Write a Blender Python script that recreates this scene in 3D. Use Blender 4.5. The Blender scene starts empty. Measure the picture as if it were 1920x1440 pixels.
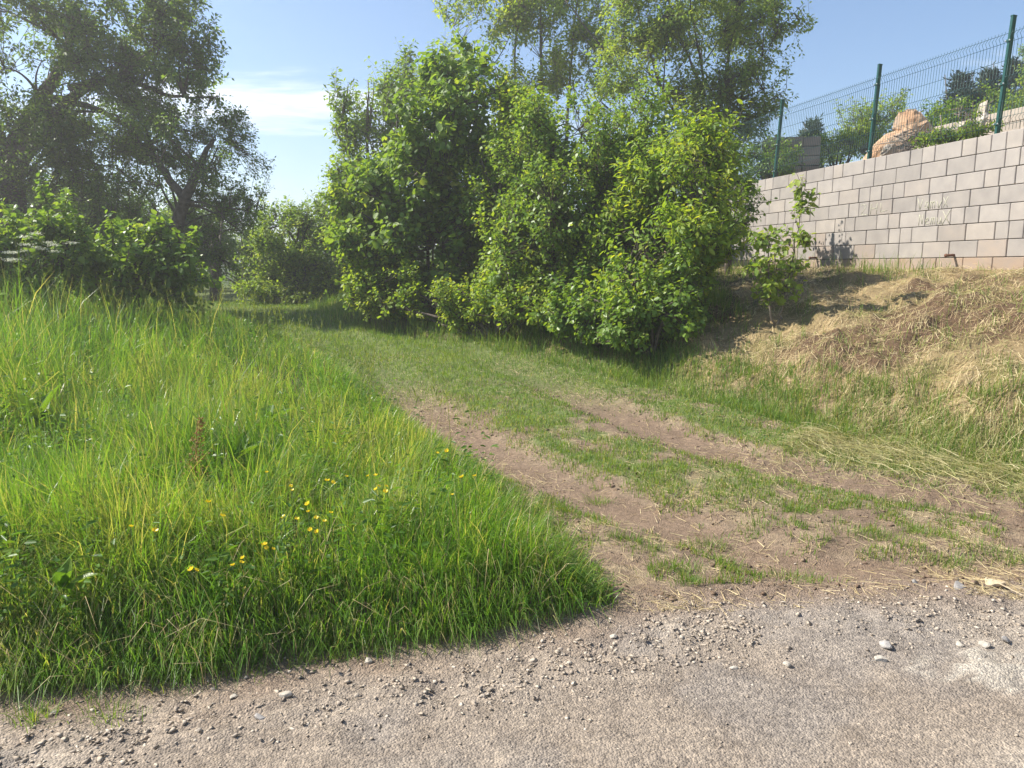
import bpy, bmesh, math, random
import numpy as np
from mathutils import Vector

random.seed(7)
rng = np.random.default_rng(11)
sc = bpy.context.scene
COL = sc.collection

# ------------------------------------------------------------------ camera
F_PX = 1400.0
PITCH = math.atan(220.0 / F_PX)
CAM = np.array([0.0, 0.0, 1.6])
cd = bpy.data.cameras.new('camera')
cd.sensor_width = 36.0
cd.lens = 36.0 * F_PX / 1920.0
cd.clip_start = 0.05
cd.clip_end = 6000
cam = bpy.data.objects.new('camera', cd)
COL.objects.link(cam)
cam.location = CAM
cam.rotation_euler = (math.pi / 2 - PITCH, 0, 0)
sc.camera = cam

# ------------------------------------------------------------------ sky, sun, exposure
SUN_AZ = math.radians(-79)      # from +Y, negative = towards -X
SUN_EL = math.radians(43)
S = Vector((math.sin(SUN_AZ) * math.cos(SUN_EL), math.cos(SUN_AZ) * math.cos(SUN_EL), math.sin(SUN_EL)))
w = bpy.data.worlds.new('World')
sc.world = w
w.use_nodes = True
nt = w.node_tree
nt.nodes.clear()
out = nt.nodes.new('ShaderNodeOutputWorld')
bg = nt.nodes.new('ShaderNodeBackground')
bg.inputs['Strength'].default_value = 0.098
sky = nt.nodes.new('ShaderNodeTexSky')
sky.sky_type = 'NISHITA'
sky.sun_disc = False
sky.sun_elevation = SUN_EL
sky.sun_rotation = SUN_AZ
sky.altitude = 200
sky.air_density = 1.0
sky.dust_density = 0.5
sky.ozone_density = 3.2
# thin cirrus, the same kind all over the sky
tc = nt.nodes.new('ShaderNodeTexCoord')
sep = nt.nodes.new('ShaderNodeSeparateXYZ')
nt.links.new(tc.outputs['Generated'], sep.inputs[0])
zz = nt.nodes.new('ShaderNodeMath'); zz.operation = 'ADD'; zz.inputs[1].default_value = 0.12
nt.links.new(sep.outputs['Z'], zz.inputs[0])
dx = nt.nodes.new('ShaderNodeMath'); dx.operation = 'DIVIDE'
dy = nt.nodes.new('ShaderNodeMath'); dy.operation = 'DIVIDE'
nt.links.new(sep.outputs['X'], dx.inputs[0]); nt.links.new(zz.outputs[0], dx.inputs[1])
nt.links.new(sep.outputs['Y'], dy.inputs[0]); nt.links.new(zz.outputs[0], dy.inputs[1])
cmb = nt.nodes.new('ShaderNodeCombineXYZ')
nt.links.new(dx.outputs[0], cmb.inputs[0]); nt.links.new(dy.outputs[0], cmb.inputs[1])
CLOUD_OFFS = (18.66, 10.14, 0.0)
mp = nt.nodes.new('ShaderNodeMapping')
mp.inputs['Location'].default_value = CLOUD_OFFS
mp.inputs['Rotation'].default_value = (0, 0, math.radians(12))
mp.inputs['Scale'].default_value = (0.42, 0.8, 1.0)
nt.links.new(cmb.outputs[0], mp.inputs[0])
cn = nt.nodes.new('ShaderNodeTexNoise')
cn.inputs['Scale'].default_value = 1.15
cn.inputs['Detail'].default_value = 9
cn.inputs['Roughness'].default_value = 0.62
cn.inputs['Distortion'].default_value = 0.35
nt.links.new(mp.outputs[0], cn.inputs['Vector'])
cr = nt.nodes.new('ShaderNodeMapRange')
cr.interpolation_type = 'SMOOTHSTEP'
cr.inputs['From Min'].default_value = 0.56
cr.inputs['From Max'].default_value = 0.73
cr.inputs['To Max'].default_value = 0.85
nt.links.new(cn.outputs['Fac'], cr.inputs['Value'])
cmix = nt.nodes.new('ShaderNodeMix'); cmix.data_type = 'RGBA'
nt.links.new(cr.outputs[0], cmix.inputs['Factor'])
nt.links.new(sky.outputs[0], cmix.inputs['A'])
cmix.inputs['B'].default_value = (8.6, 8.8, 9.0, 1)
nt.links.new(cmix.outputs['Result'], bg.inputs['Color'])
nt.links.new(bg.outputs[0], out.inputs['Surface'])

sl = bpy.data.lights.new('sun', 'SUN')
sl.energy = 4.8
sl.angle = math.radians(0.53)
sl.color = (1.0, 0.94, 0.84)
sun = bpy.data.objects.new('sun', sl)
COL.objects.link(sun)
sun.rotation_euler = (-S).to_track_quat('-Z', 'Y').to_euler()
sun.location = (-20, 20, 30)
vs = sc.view_settings
vs.view_transform = 'Standard'
vs.look = 'None'
vs.exposure = 1.0
vs.gamma = 1.0
vs.use_curve_mapping = False
sc.cycles.use_denoising = True
sc.cycles.denoiser = 'OPENIMAGEDENOISE'
sc.cycles.denoising_input_passes = 'RGB_ALBEDO_NORMAL'
sc.cycles.denoising_prefilter = 'ACCURATE'
sc.cycles.max_bounces = 6
sc.cycles.diffuse_bounces = 3
sc.cycles.glossy_bounces = 2
sc.cycles.transmission_bounces = 4
sc.cycles.transparent_max_bounces = 4
sc.cycles.volume_bounces = 0
sc.cycles.use_adaptive_sampling = True
sc.cycles.adaptive_threshold = 0.02


# ------------------------------------------------------------------ small maths
def sst(a, b, x):
    t = np.clip((x - a) / (b - a), 0, 1)
    return t * t * (3 - 2 * t)


def _h(ix, iy, iz, seed):
    n = (ix.astype(np.int64) * 374761393 + iy.astype(np.int64) * 668265263 + iz.astype(np.int64) * 2147483647 + seed * 974711) & 0xFFFFFFFF
    n = ((n ^ (n >> 13)) * 1274126177) & 0xFFFFFFFF
    n = ((n ^ (n >> 16)) * 2246822519) & 0xFFFFFFFF
    n = n ^ (n >> 15)
    return (n & 0xFFFFFF) / float(0xFFFFFF)


def noise2(x, y, seed=0):
    x = np.asarray(x, float); y = np.asarray(y, float)
    ix = np.floor(x); iy = np.floor(y)
    fx = x - ix; fy = y - iy
    fx = fx * fx * (3 - 2 * fx); fy = fy * fy * (3 - 2 * fy)
    z = np.zeros_like(ix)
    a = _h(ix, iy, z, seed); b = _h(ix + 1, iy, z, seed)
    c = _h(ix, iy + 1, z, seed); d = _h(ix + 1, iy + 1, z, seed)
    return (a * (1 - fx) + b * fx) * (1 - fy) + (c * (1 - fx) + d * fx) * fy


def fbm2(x, y, seed=0, octv=4, gain=0.5):
    s = 0; a = 1; t = 0
    for k in range(octv):
        s = s + a * noise2(x * 2 ** k + 17.3 * k, y * 2 ** k - 9.1 * k, seed + k); t += a; a *= gain
    return s / t


def noise3(p, seed=0):
    i = np.floor(p); f = p - i; f = f * f * (3 - 2 * f)
    r = 0
    for dx_ in (0, 1):
        for dy_ in (0, 1):
            for dz_ in (0, 1):
                wgt = (f[:, 0] if dx_ else 1 - f[:, 0]) * (f[:, 1] if dy_ else 1 - f[:, 1]) * (f[:, 2] if dz_ else 1 - f[:, 2])
                r = r + wgt * _h(i[:, 0] + dx_, i[:, 1] + dy_, i[:, 2] + dz_, seed)
    return r


def fbm3(p, seed=0, octv=3):
    s = 0; a = 1; t = 0
    for k in range(octv):
        s = s + a * noise3(p * 2 ** k + 5.7 * k, seed + k); t += a; a *= 0.5
    return s / t


def nrm(v):
    return v / np.maximum(np.linalg.norm(v, axis=-1, keepdims=True), 1e-9)


def ray(px, py):
    a = (px - 960) / F_PX; b = -(py - 720) / F_PX
    return np.array([a, math.cos(PITCH) + b * math.sin(PITCH), b * math.cos(PITCH) - math.sin(PITCH)])


def at(px, py, depth):
    d = ray(px, py)
    return CAM + d * (depth / d[1])


# ------------------------------------------------------------------ terrain
WALL_P = np.array([6.27, 9.15]); WALL_D = np.array([-0.2419, 0.9703]); WALL_N = np.array([-0.9703, -0.2419])
WALL_Z0, WALL_TOP = 1.50, 3.27
WALL_U0, WALL_U1 = -2.6, 8.4


def wall_uv(x, y):
    rx = x - WALL_P[0]; ry = y - WALL_P[1]
    return rx * WALL_D[0] + ry * WALL_D[1], rx * WALL_N[0] + ry * WALL_N[1]


def wpt(u, v, z=0.0):
    q = WALL_P + WALL_D * u + WALL_N * v
    return np.array([q[0], q[1], z])


RE_X = [-60, -12, -4, -1.95, -1.19, -0.89, -0.26, 0.43, 0.91, 1.47, 2.03, 2.68, 12, 60]
RE_Y = [-6, 0.9, 2.25, 2.62, 2.75, 2.91, 3.05, 3.33, 3.55, 3.61, 3.64, 3.71, 4.4, 7]
GE_Y = [-5, 3.2, 3.55, 4.26, 5.01, 5.88, 7.24, 8.97, 10.37, 13.0, 14.7, 17.5, 40]
GE_X = [0.5, 0.40, 0.36, 0.20, -0.14, -0.62, -1.28, -2.15, -2.95, -5.0, -6.8, -11.5, -60]
FO_Y = [-5, 3.6, 4.4, 5.47, 6.02, 6.84, 7.9, 9.28, 10.79, 12.09, 13.83, 16.49, 19, 24, 60]
FO_X = [16, 7.2, 5.3, 3.87, 3.26, 2.69, 1.95, 0.94, -0.31, -1.73, -3.16, -4.23, -4.8, -5.4, -20]


def road_y(x): return np.interp(x, RE_X, RE_Y)
def grass_x(y): return np.interp(y, GE_Y, GE_X)
def foot_x(y): return np.interp(y, FO_Y, FO_X)


RUT_L = np.array([(2.6, 3.65), (1.55, 3.81), (1.18, 4.26), (0.82, 4.61), (0.35, 5.24), (-0.13, 5.88), (-0.65, 6.84), (-1.18, 8.14), (-1.6, 9.28), (-2.3, 11.2), (-3.6, 13.6), (-5.6, 15.6), (-9, 17.2), (-16, 19)])
RUT_R = np.array([(7.5, 4.4), (4.6, 4.45), (3.29, 4.61), (2.74, 5.01), (2.02, 5.61), (1.48, 6.33), (1.0, 7.24), (0.25, 8.8), (-0.9, 10.9), (-2.4, 12.9), (-4.2, 14.9), (-6, 16.4), (-9, 18.2), (-16, 20.2)])


def dist_poly(x, y, P):
    best = np.full(np.shape(x), 1e9)
    for a, b in zip(P[:-1], P[1:]):
        ab = b - a
        t = np.clip(((x - a[0]) * ab[0] + (y - a[1]) * ab[1]) / (ab @ ab), 0, 1)
        best = np.minimum(best, np.hypot(x - a[0] - t * ab[0], y - a[1] - t * ab[1]))
    return best


def base_z(y):
    return 0.62 * sst(2.5, 15, y) + 0.012 * np.clip(y - 12, 0, 150)


def masks(x, y):
    n1 = (fbm2(x * 1.3, y * 1.3, 3, 3) - 0.5)
    n2 = (fbm2(x * 4.5, y * 4.5, 8, 3) - 0.5)
    wob = n1 * 0.35 + n2 * 0.25
    droad = road_y(x) - y + wob * 0.35            # >0 : on the road
    dg = np.minimum((grass_x(y) - x) * 0.85, (y - road_y(x)) * 0.95) + wob * 0.26   # >0 : tall grass
    df = (x - foot_x(y)) * 0.72 + wob * 0.5      # >0 : bank
    u, v = wall_uv(x, y)
    return droad, dg, df, u, v


def H(x, y, fine=True):
    x = np.asarray(x, float); y = np.asarray(y, float)
    droad, dg, df, u, v = masks(x, y)
    z = base_z(y)
    # verge: small raised step with the tall grass on it
    z = z + 0.17 * sst(-0.02, 0.28, dg) + 0.36 * sst(0.3, 4.5, dg) * sst(-16, -6, x + 0 * y)
    z = z - 0.9 * sst(5.0, 16, dg) * sst(-6, -20, x)
    # bank up to the wall
    e = np.clip(df, 0, None); vv = np.clip(v, 0.0, None)
    s = e / np.maximum(e + vv, 1e-3)
    prof = 0.12 * sst(0.0, 0.16, s) + 0.88 * (1 - (1 - np.clip(s, 0, 1)) ** 1.55)
    near_end = sst(-6.5, -3.0, u)
    top = 1.56 + 0.04 * np.clip(u - 8, 0, 40)
    z = np.where(df > 0, z + (np.maximum(top, z + 0.2) - z) * prof, z)
    # lumps of mown hay and soil on the bank
    lump = (fbm2(x * 1.9, y * 1.9, 21, 4) - 0.5) * 0.26 + (fbm2(x * 6, y * 6, 23, 3) - 0.5) * 0.15
    z = z + lump * sst(0.05, 0.5, df) * sst(0.0, 0.6, v)
    # behind the wall: filled terrace, then rising hill
    bz = 3.13 + 0.30 * sst(0.4, 3.2, -v) + 0.25 * (fbm2(x * 0.9, y * 0.9, 41, 3) - 0.45) * sst(0.3, 1.2, -v)
    hs = x - 0.37 * y
    bz = bz + 0.42 * np.clip(hs, 0, 60) * sst(6.0, 20, -v) + 0.03 * np.clip(-v - 6, 0, 40)
    soft = sst(WALL_U1 - 1, WALL_U1 + 3, u)
    k_hard = (v < -0.12).astype(float)
    k_soft = sst(0.0, 3.5, -v)
    k = k_hard * (1 - soft) + k_soft * soft
    z = z * (1 - k) + np.maximum(bz, z) * k
    if fine:
        dl = dist_poly(x, y, RUT_L); dr = dist_poly(x, y, RUT_R)
        dm = np.minimum(dl, dr)
        ontrack = (1 - sst(0.0, 0.2, dg)) * (1 - sst(0.0, 0.3, df)) * (1 - sst(-0.3, 0.1, droad))
        z = z - 0.055 * (1 - sst(0.12, 0.42, dm)) * ontrack
        z = z + (fbm2(x * 3, y * 3, 31, 4) - 0.5) * 0.035 * ontrack
        z = z + (fbm2(x * 13, y * 13, 33, 3, 0.7) - 0.5) * 0.045 * ontrack * (1 - 0.5 * sst(0.5, 0.1, dm))
        z = z + (fbm2(x * 1.1, y * 1.1, 35, 3) - 0.5) * 0.05 * sst(-0.1, 0.3, droad)
        z = z + (fbm2(x * 11, y * 11, 36, 4, 0.75) - 0.5) * (0.022 + 0.045 * np.exp(-((droad - 0.35) / 0.32) ** 2)) * sst(-0.25, 0.1, droad)
        # tyre cleats in the right rut
        cle = np.sin((x * 0.75 - y * 0.66) * 2 * math.pi / 0.13)
        z = z + 0.016 * np.clip(cle, -0.3, 1) * (1 - sst(0.10, 0.16, dr)) * sst(1.6, 2.0, x) * (1 - sst(7, 7.5, y)) * ontrack
    far = sst(60, 300, np.hypot(x, y))
    return z * (1 - far) + far * 2.0


def Hs(x, y, fine=True):
    return float(H(np.array([x]), np.array([y]), fine)[0])


def hit(px, py):
    d = ray(px, py)
    t = np.geomspace(1.0, 120, 2500)
    P = CAM[None] + d[None] * t[:, None]
    below = P[:, 2] < H(P[:, 0], P[:, 1], False)
    i = int(np.argmax(below)) if below.any() else len(t) - 1
    return P[i]


# ------------------------------------------------------------------ mesh helpers
def mesh_np(name, verts, faces_list, attrs=None, smooth=False):
    """faces_list: list of (n,k) int arrays"""
    me = bpy.data.meshes.new(name)
    verts = np.ascontiguousarray(verts, np.float32)
    me.vertices.add(len(verts))
    me.vertices.foreach_set('co', verts.ravel())
    loops = np.concatenate([f.ravel() for f in faces_list]).astype(np.int32)
    sizes = np.concatenate([np.full(len(f), f.shape[1], np.int32) for f in faces_list])
    starts = np.concatenate([[0], np.cumsum(sizes)[:-1]]).astype(np.int32)
    me.loops.add(len(loops))
    me.loops.foreach_set('vertex_index', loops)
    me.polygons.add(len(sizes))
    me.polygons.foreach_set('loop_start', starts)
    me.update(calc_edges=True)
    if smooth:
        me.polygons.foreach_set('use_smooth', np.ones(len(sizes), bool))
    for k, a in (attrs or {}).items():
        a = np.asarray(a, np.float32)
        if a.ndim == 1:
            at_ = me.attributes.new(k, 'FLOAT', 'POINT'); at_.data.foreach_set('value', a)
        else:
            at_ = me.attributes.new(k, 'FLOAT_COLOR', 'POINT')
            c4 = np.ones((len(a), 4), np.float32); c4[:, :3] = a
            at_.data.foreach_set('color', c4.ravel())
    return me


def link(name, me, mat=None, parent=None, loc=None):
    o = bpy.data.objects.new(name, me)
    COL.objects.link(o)
    if mat is not None and me is not None and len(me.materials) == 0:
        me.materials.append(mat)
    if parent is not None:
        o.parent = parent
    if loc is not None:
        o.location = loc
    return o


def tag(o, label=None, cat=None, group=None, kind=None):
    if label: o['label'] = label
    if cat: o['category'] = cat
    if group: o['group'] = group
    if kind: o['kind'] = kind
    return o


def empty(name, loc=(0, 0, 0), label=None, cat=None, group=None):
    o = bpy.data.objects.new(name, None)
    o.empty_display_size = 0.1
    COL.objects.link(o)
    o.location = loc
    return tag(o, label, cat, group)


class Acc:
    """collects geometry in numpy"""
    def __init__(self):
        self.v = []; self.f = {}; self.a = {}; self.n = 0

    def add(self, verts, faces, **attrs):
        verts = np.asarray(verts, float).reshape(-1, 3)
        for f in faces:
            f = np.asarray(f, np.int64)
            if len(f): self.f.setdefault(f.shape[1], []).append(f + self.n)
        self.v.append(verts); self.n += len(verts)
        for k, a in attrs.items():
            self.a.setdefault(k, []).append(np.asarray(a, float))

    def mesh(self, name, origin=(0, 0, 0), smooth=False):
        V = np.concatenate(self.v) - np.asarray(origin)
        return mesh_np(name, V, [np.concatenate(x) for x in self.f.values()], {k: np.concatenate(x) for k, x in self.a.items()}, smooth)


def tube(acc, pts, radii, sides=6, rnd=None):
    pts = np.asarray(pts, float); n = len(pts)
    radii = np.broadcast_to(np.asarray(radii, float), (n,))
    tang = nrm(np.gradient(pts, axis=0))
    ref = np.array([0.31, 0.77, 0.2]) if abs(tang[0] @ np.array([0, 0, 1.0])) > 0.8 else np.array([0, 0, 1.0])
    s = nrm(np.cross(tang, ref)); t = np.cross(tang, s)
    ang = np.arange(sides) * 2 * math.pi / sides
    ring = pts[:, None] + radii[:, None, None] * (np.cos(ang)[None, :, None] * s[:, None] + np.sin(ang)[None, :, None] * t[:, None])
    V = ring.reshape(-1, 3)
    i = np.arange(n - 1)[:, None] * sides; j = np.arange(sides)[None]; j2 = (j + 1) % sides
    q = np.stack([i + j, i + j2, i + sides + j2, i + sides + j], -1).reshape(-1, 4)
    faces = [q]
    if sides == 4:
        faces.append(np.array([[3, 2, 1, 0], [(n - 1) * 4, (n - 1) * 4 + 1, (n - 1) * 4 + 2, (n - 1) * 4 + 3]]))
    elif sides > 4:
        c = np.arange(1, sides - 1)
        faces.append(np.stack([0 * c, c + 1, c], -1))
        faces.append((n - 1) * sides + np.stack([0 * c, c, c + 1], -1))
    kw = {} if rnd is None else {'rnd': np.full(len(V), rnd)}
    acc.add(V, faces, **kw)


def prisms(acc, A, B, ra, rb, bend=None):
    """thin three-sided twigs from A to B (N,3)"""
    N = len(A)
    d = nrm(B - A)
    s = nrm(np.cross(d, np.tile([0.3, 0.5, 0.81], (N, 1)))); t = np.cross(d, s)
    rows = []; M = (A + B) / 2 + (bend if bend is not None else 0)
    lev = ((A, ra), (B, rb)) if bend is None else ((A, ra), (M, (ra + rb) / 2), (B, rb))
    for P, r in lev:
        for k in range(3):
            an = k * 2 * math.pi / 3
            rows.append(P + r * (math.cos(an) * s + math.sin(an) * t))
    V = np.stack(rows, 1); m = V.shape[1]
    b = np.arange(N)[:, None] * m
    F = []
    for L in range(0, m - 3, 3):
        for k in range(3):
            k2 = (k + 1) % 3
            F.append(np.concatenate([b + L + k, b + L + k2, b + L + 3 + k2, b + L + 3 + k], 1))
    acc.add(V.reshape(-1, 3), [np.concatenate(F)])


def leaves(acc, P, axis, nor, ln, wd, fold=0.25, curl=0.25, rnd=None, wide=0.35, simple=False):
    N = len(P)
    axis = nrm(axis)
    side = nrm(np.cross(nor, axis)); nor = np.cross(axis, side)
    ln = np.broadcast_to(np.asarray(ln, float), (N,))[:, None]; wd = np.broadcast_to(np.asarray(wd, float), (N,))[:, None]
    def pt(t, s, h): return P + axis * ln * t + side * wd * s + nor * ln * h
    fo = fold * 0.3
    if simple:
        V = np.stack([pt(0, 0, 0), pt(0.48, 0.5, fo * 0.5 - curl * 0.1), pt(1, 0, -curl * 0.55), pt(0.48, -0.5, fo * 0.5 - curl * 0.1)], 1)
        acc.add(V.reshape(-1, 3), [np.arange(N)[:, None] * 4 + np.arange(4)[None]], rnd=np.repeat(rng.random(N) if rnd is None else rnd, 4))
        return
    V = np.stack([pt(0, 0, 0), pt(wide, 0.5, fo * 0.9 - curl * 0.08), pt(wide + 0.38, 0.36, fo * 0.6 - curl * 0.25),
                  pt(1, 0, -curl * 0.55), pt(wide + 0.38, -0.36, fo * 0.6 - curl * 0.25), pt(wide, -0.5, fo * 0.9 - curl * 0.08)], 1)
    b = np.arange(N)[:, None] * 6
    F = np.concatenate([np.concatenate([b, b + 1, b + 2, b + 3], 1), np.concatenate([b, b + 3, b + 4, b + 5], 1)])
    if rnd is None: rnd = rng.random(N)
    acc.add(V.reshape(-1, 3), [F], rnd=np.repeat(rnd, 6))


def blades(acc, P, h, wd, az, bend, yaw=None, rnd=None, levels=4, droop=0.0):
    """grass blades: rooted at P, bending towards azimuth az"""
    N = len(P)
    dirv = np.stack([np.cos(az), np.sin(az), np.zeros(N)], 1)
    yaw = az + rng.normal(0, 0.8, N) if yaw is None else yaw
    side = np.stack([-np.sin(yaw), np.cos(yaw), np.zeros(N)], 1)
    rows = []; hh = []
    for k in range(levels + 1):
        t = k / levels
        ang = bend * (t ** 1.3)
        out_ = h * (bend * 0.75) * t ** 1.9
        up = h * t * np.sqrt(np.clip(1 - (0.62 * bend * t) ** 2, 0.05, 1)) - h * droop * t ** 4
        C = P + dirv * out_[:, None] + np.array([0, 0, 1.0]) * up[:, None]
        if k < levels:
            wk = wd * (0.75 + 0.5 * t - 1.0 * t * t) * 0.5
            rows += [C - side * wk[:, None], C + side * wk[:, None]]
            hh += [t, t]
        else:
            rows.append(C); hh.append(1.0)
    V = np.stack(rows, 1); m = V.shape[1]
    b = np.arange(N)[:, None] * m
    Q = [np.concatenate([b + 2 * k, b + 2 * k + 1, b + 2 * k + 3, b + 2 * k + 2], 1) for k in range(levels - 1)]
    T = np.concatenate([b + 2 * levels - 2, b + 2 * levels - 1, b + 2 * levels], 1)
    if rnd is None: rnd = rng.random(N)
    acc.add(V.reshape(-1, 3), ([np.concatenate(Q)] if Q else []) + [T], rnd=np.repeat(rnd, m), tall=np.tile(np.array(hh), N))


# ------------------------------------------------------------------ materials
def newmat(name):
    m = bpy.data.materials.new(name); m.use_nodes = True
    n = m.node_tree; n.nodes.clear()
    o = n.nodes.new('ShaderNodeOutputMaterial')
    return m, n, o


def ramp(n, cols, fac):
    r = n.nodes.new('ShaderNodeValToRGB')
    els = r.color_ramp.elements
    while len(els) < len(cols): els.new(0.5)
    for e, (p, c) in zip(els, cols):
        e.position = p; e.color = (*c, 1)
    n.links.new(fac, r.inputs[0])
    return r.outputs[0]


def leaf_mat(name, cols, transl=0.4, rough=0.52, spec=0.35, tint=(1.25, 1.15, 0.45), attr='rnd'):
    m, n, o = newmat(name)
    a = n.nodes.new('ShaderNodeAttribute'); a.attribute_name = attr
    k = len(cols)
    c = ramp(n, [(i / max(k - 1, 1), cc) for i, cc in enumerate(cols)], a.outputs['Fac'])
    p = n.nodes.new('ShaderNodeBsdfPrincipled')
    p.inputs['Roughness'].default_value = rough
    p.inputs['Specular IOR Level'].default_value = spec
    n.links.new(c, p.inputs['Base Color'])
    t = n.nodes.new('ShaderNodeBsdfTranslucent')
    mul = n.nodes.new('ShaderNodeMix'); mul.data_type = 'RGBA'; mul.blend_type = 'MULTIPLY'
    mul.inputs['Factor'].default_value = 1
    mul.inputs['B'].default_value = (*[x * 1.35 for x in tint], 1)
    n.links.new(c, mul.inputs['A'])
    n.links.new(mul.outputs['Result'], t.inputs['Color'])
    mx = n.nodes.new('ShaderNodeMixShader'); mx.inputs[0].default_value = transl
    n.links.new(p.outputs[0], mx.inputs[1]); n.links.new(t.outputs[0], mx.inputs[2])
    n.links.new(mx.outputs[0], o.inputs['Surface'])
    return m


def noise_mat(name, c1, c2, scale, rough=0.9, bump=0.3, bscale=None, dist=0.02, c3=None, detail=6):
    m, n, o = newmat(name)
    tcn = n.nodes.new('ShaderNodeTexCoord')
    nz = n.nodes.new('ShaderNodeTexNoise'); nz.inputs['Scale'].default_value = scale; nz.inputs['Detail'].default_value = detail
    n.links.new(tcn.outputs['Object'], nz.inputs['Vector'])
    cols = [(0.3, c1), (0.7, c2)] if c3 is None else [(0.28, c1), (0.5, c2), (0.72, c3)]
    c = ramp(n, cols, nz.outputs['Fac'])
    p = n.nodes.new('ShaderNodeBsdfPrincipled'); p.inputs['Roughness'].default_value = rough
    p.inputs['Specular IOR Level'].default_value = 0.3
    n.links.new(c, p.inputs['Base Color'])
    nb = n.nodes.new('ShaderNodeTexNoise'); nb.inputs['Scale'].default_value = bscale or scale * 4; nb.inputs['Detail'].default_value = 5
    n.links.new(tcn.outputs['Object'], nb.inputs['Vector'])
    b = n.nodes.new('ShaderNodeBump'); b.inputs['Strength'].default_value = bump; b.inputs['Distance'].default_value = dist
    n.links.new(nb.outputs['Fac'], b.inputs['Height']); n.links.new(b.outputs[0], p.inputs['Normal'])
    n.links.new(p.outputs[0], o.inputs['Surface'])
    return m


def plain_mat(name, c, rough=0.5, metal=0.0):
    m, n, o = newmat(name)
    p = n.nodes.new('ShaderNodeBsdfPrincipled')
    nz = n.nodes.new('ShaderNodeTexNoise'); nz.inputs['Scale'].default_value = 25
    c_ = ramp(n, [(0.3, tuple(x * 0.85 for x in c)), (0.7, tuple(min(1, x * 1.12) for x in c))], nz.outputs['Fac'])
    n.links.new(c_, p.inputs['Base Color'])
    p.inputs['Roughness'].default_value = rough; p.inputs['Metallic'].default_value = metal
    n.links.new(p.outputs[0], o.inputs['Surface'])
    return m


def ground_mat():
    m, n, o = newmat('ground_surface')
    a = n.nodes.new('ShaderNodeAttribute'); a.attribute_name = 'soil'
    gr = n.nodes.new('ShaderNodeAttribute'); gr.attribute_name = 'gravelly'
    tcn = n.nodes.new('ShaderNodeTexCoord')
    n1 = n.nodes.new('ShaderNodeTexNoise'); n1.inputs['Scale'].default_value = 38; n1.inputs['Detail'].default_value = 7; n1.inputs['Roughness'].default_value = 0.65
    n.links.new(tcn.outputs['Object'], n1.inputs['Vector'])
    k1 = ramp(n, [(0.28, (0.62, 0.62, 0.62)), (0.5, (1.0, 1.0, 1.0)), (0.74, (1.42, 1.40, 1.36))], n1.outputs['Fac'])
    vo = n.nodes.new('ShaderNodeTexVoronoi'); vo.inputs['Scale'].default_value = 120; vo.inputs['Randomness'].default_value = 1
    n.links.new(tcn.outputs['Object'], vo.inputs['Vector'])
    hsv = n.nodes.new('ShaderNodeSeparateColor'); n.links.new(vo.outputs['Color'], hsv.inputs[0])
    k2 = ramp(n, [(0.0, (0.78, 0.78, 0.79)), (0.55, (1.0, 0.99, 0.97)), (1.0, (1.25, 1.23, 1.18))], hsv.outputs[0])
    kk = n.nodes.new('ShaderNodeMix'); kk.data_type = 'RGBA'; kk.clamp_result = False
    n.links.new(gr.outputs['Fac'], kk.inputs['Factor']); kk.inputs['A'].default_value = (1, 1, 1, 1); n.links.new(k2, kk.inputs['B'])
    m1 = n.nodes.new('ShaderNodeMix'); m1.data_type = 'RGBA'; m1.blend_type = 'MULTIPLY'; m1.inputs['Factor'].default_value = 1; m1.clamp_result = False
    n.links.new(a.outputs['Color'], m1.inputs['A']); n.links.new(k1, m1.inputs['B'])
    m2 = n.nodes.new('ShaderNodeMix'); m2.data_type = 'RGBA'; m2.blend_type = 'MULTIPLY'; m2.inputs['Factor'].default_value = 1; m2.clamp_result = False
    n.links.new(m1.outputs['Result'], m2.inputs['A']); n.links.new(kk.outputs['Result'], m2.inputs['B'])
    n3 = n.nodes.new('ShaderNodeTexNoise'); n3.inputs['Scale'].default_value = 7; n3.inputs['Detail'].default_value = 6; n3.inputs['Roughness'].default_value = 0.7
    n.links.new(tcn.outputs['Object'], n3.inputs['Vector'])
    k3 = ramp(n, [(0.32, (0.80, 0.79, 0.78)), (0.5, (1.0, 1.0, 1.0)), (0.68, (1.14, 1.14, 1.13))], n3.outputs['Fac'])
    m3 = n.nodes.new('ShaderNodeMix'); m3.data_type = 'RGBA'; m3.blend_type = 'MULTIPLY'; m3.inputs['Factor'].default_value = 1; m3.clamp_result = False
    n.links.new(m2.outputs['Result'], m3.inputs['A']); n.links.new(k3, m3.inputs['B'])
    p = n.nodes.new('ShaderNodeBsdfPrincipled'); p.inputs['Roughness'].default_value = 0.95; p.inputs['Specular IOR Level'].default_value = 0.15
    n.links.new(m3.outputs['Result'], p.inputs['Base Color'])
    add = n.nodes.new('ShaderNodeMath'); add.operation = 'MULTIPLY_ADD'
    n.links.new(vo.outputs['Distance'], add.inputs[0]); add.inputs[1].default_value = -0.6; n.links.new(n1.outputs['Fac'], add.inputs[2])
    b = n.nodes.new('ShaderNodeBump'); b.inputs['Strength'].default_value = 0.75; b.inputs['Distance'].default_value = 0.012
    n.links.new(add.outputs[0], b.inputs['Height']); n.links.new(b.outputs[0], p.inputs['Normal'])
    n.links.new(p.outputs[0], o.inputs['Surface'])
    return m


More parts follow.
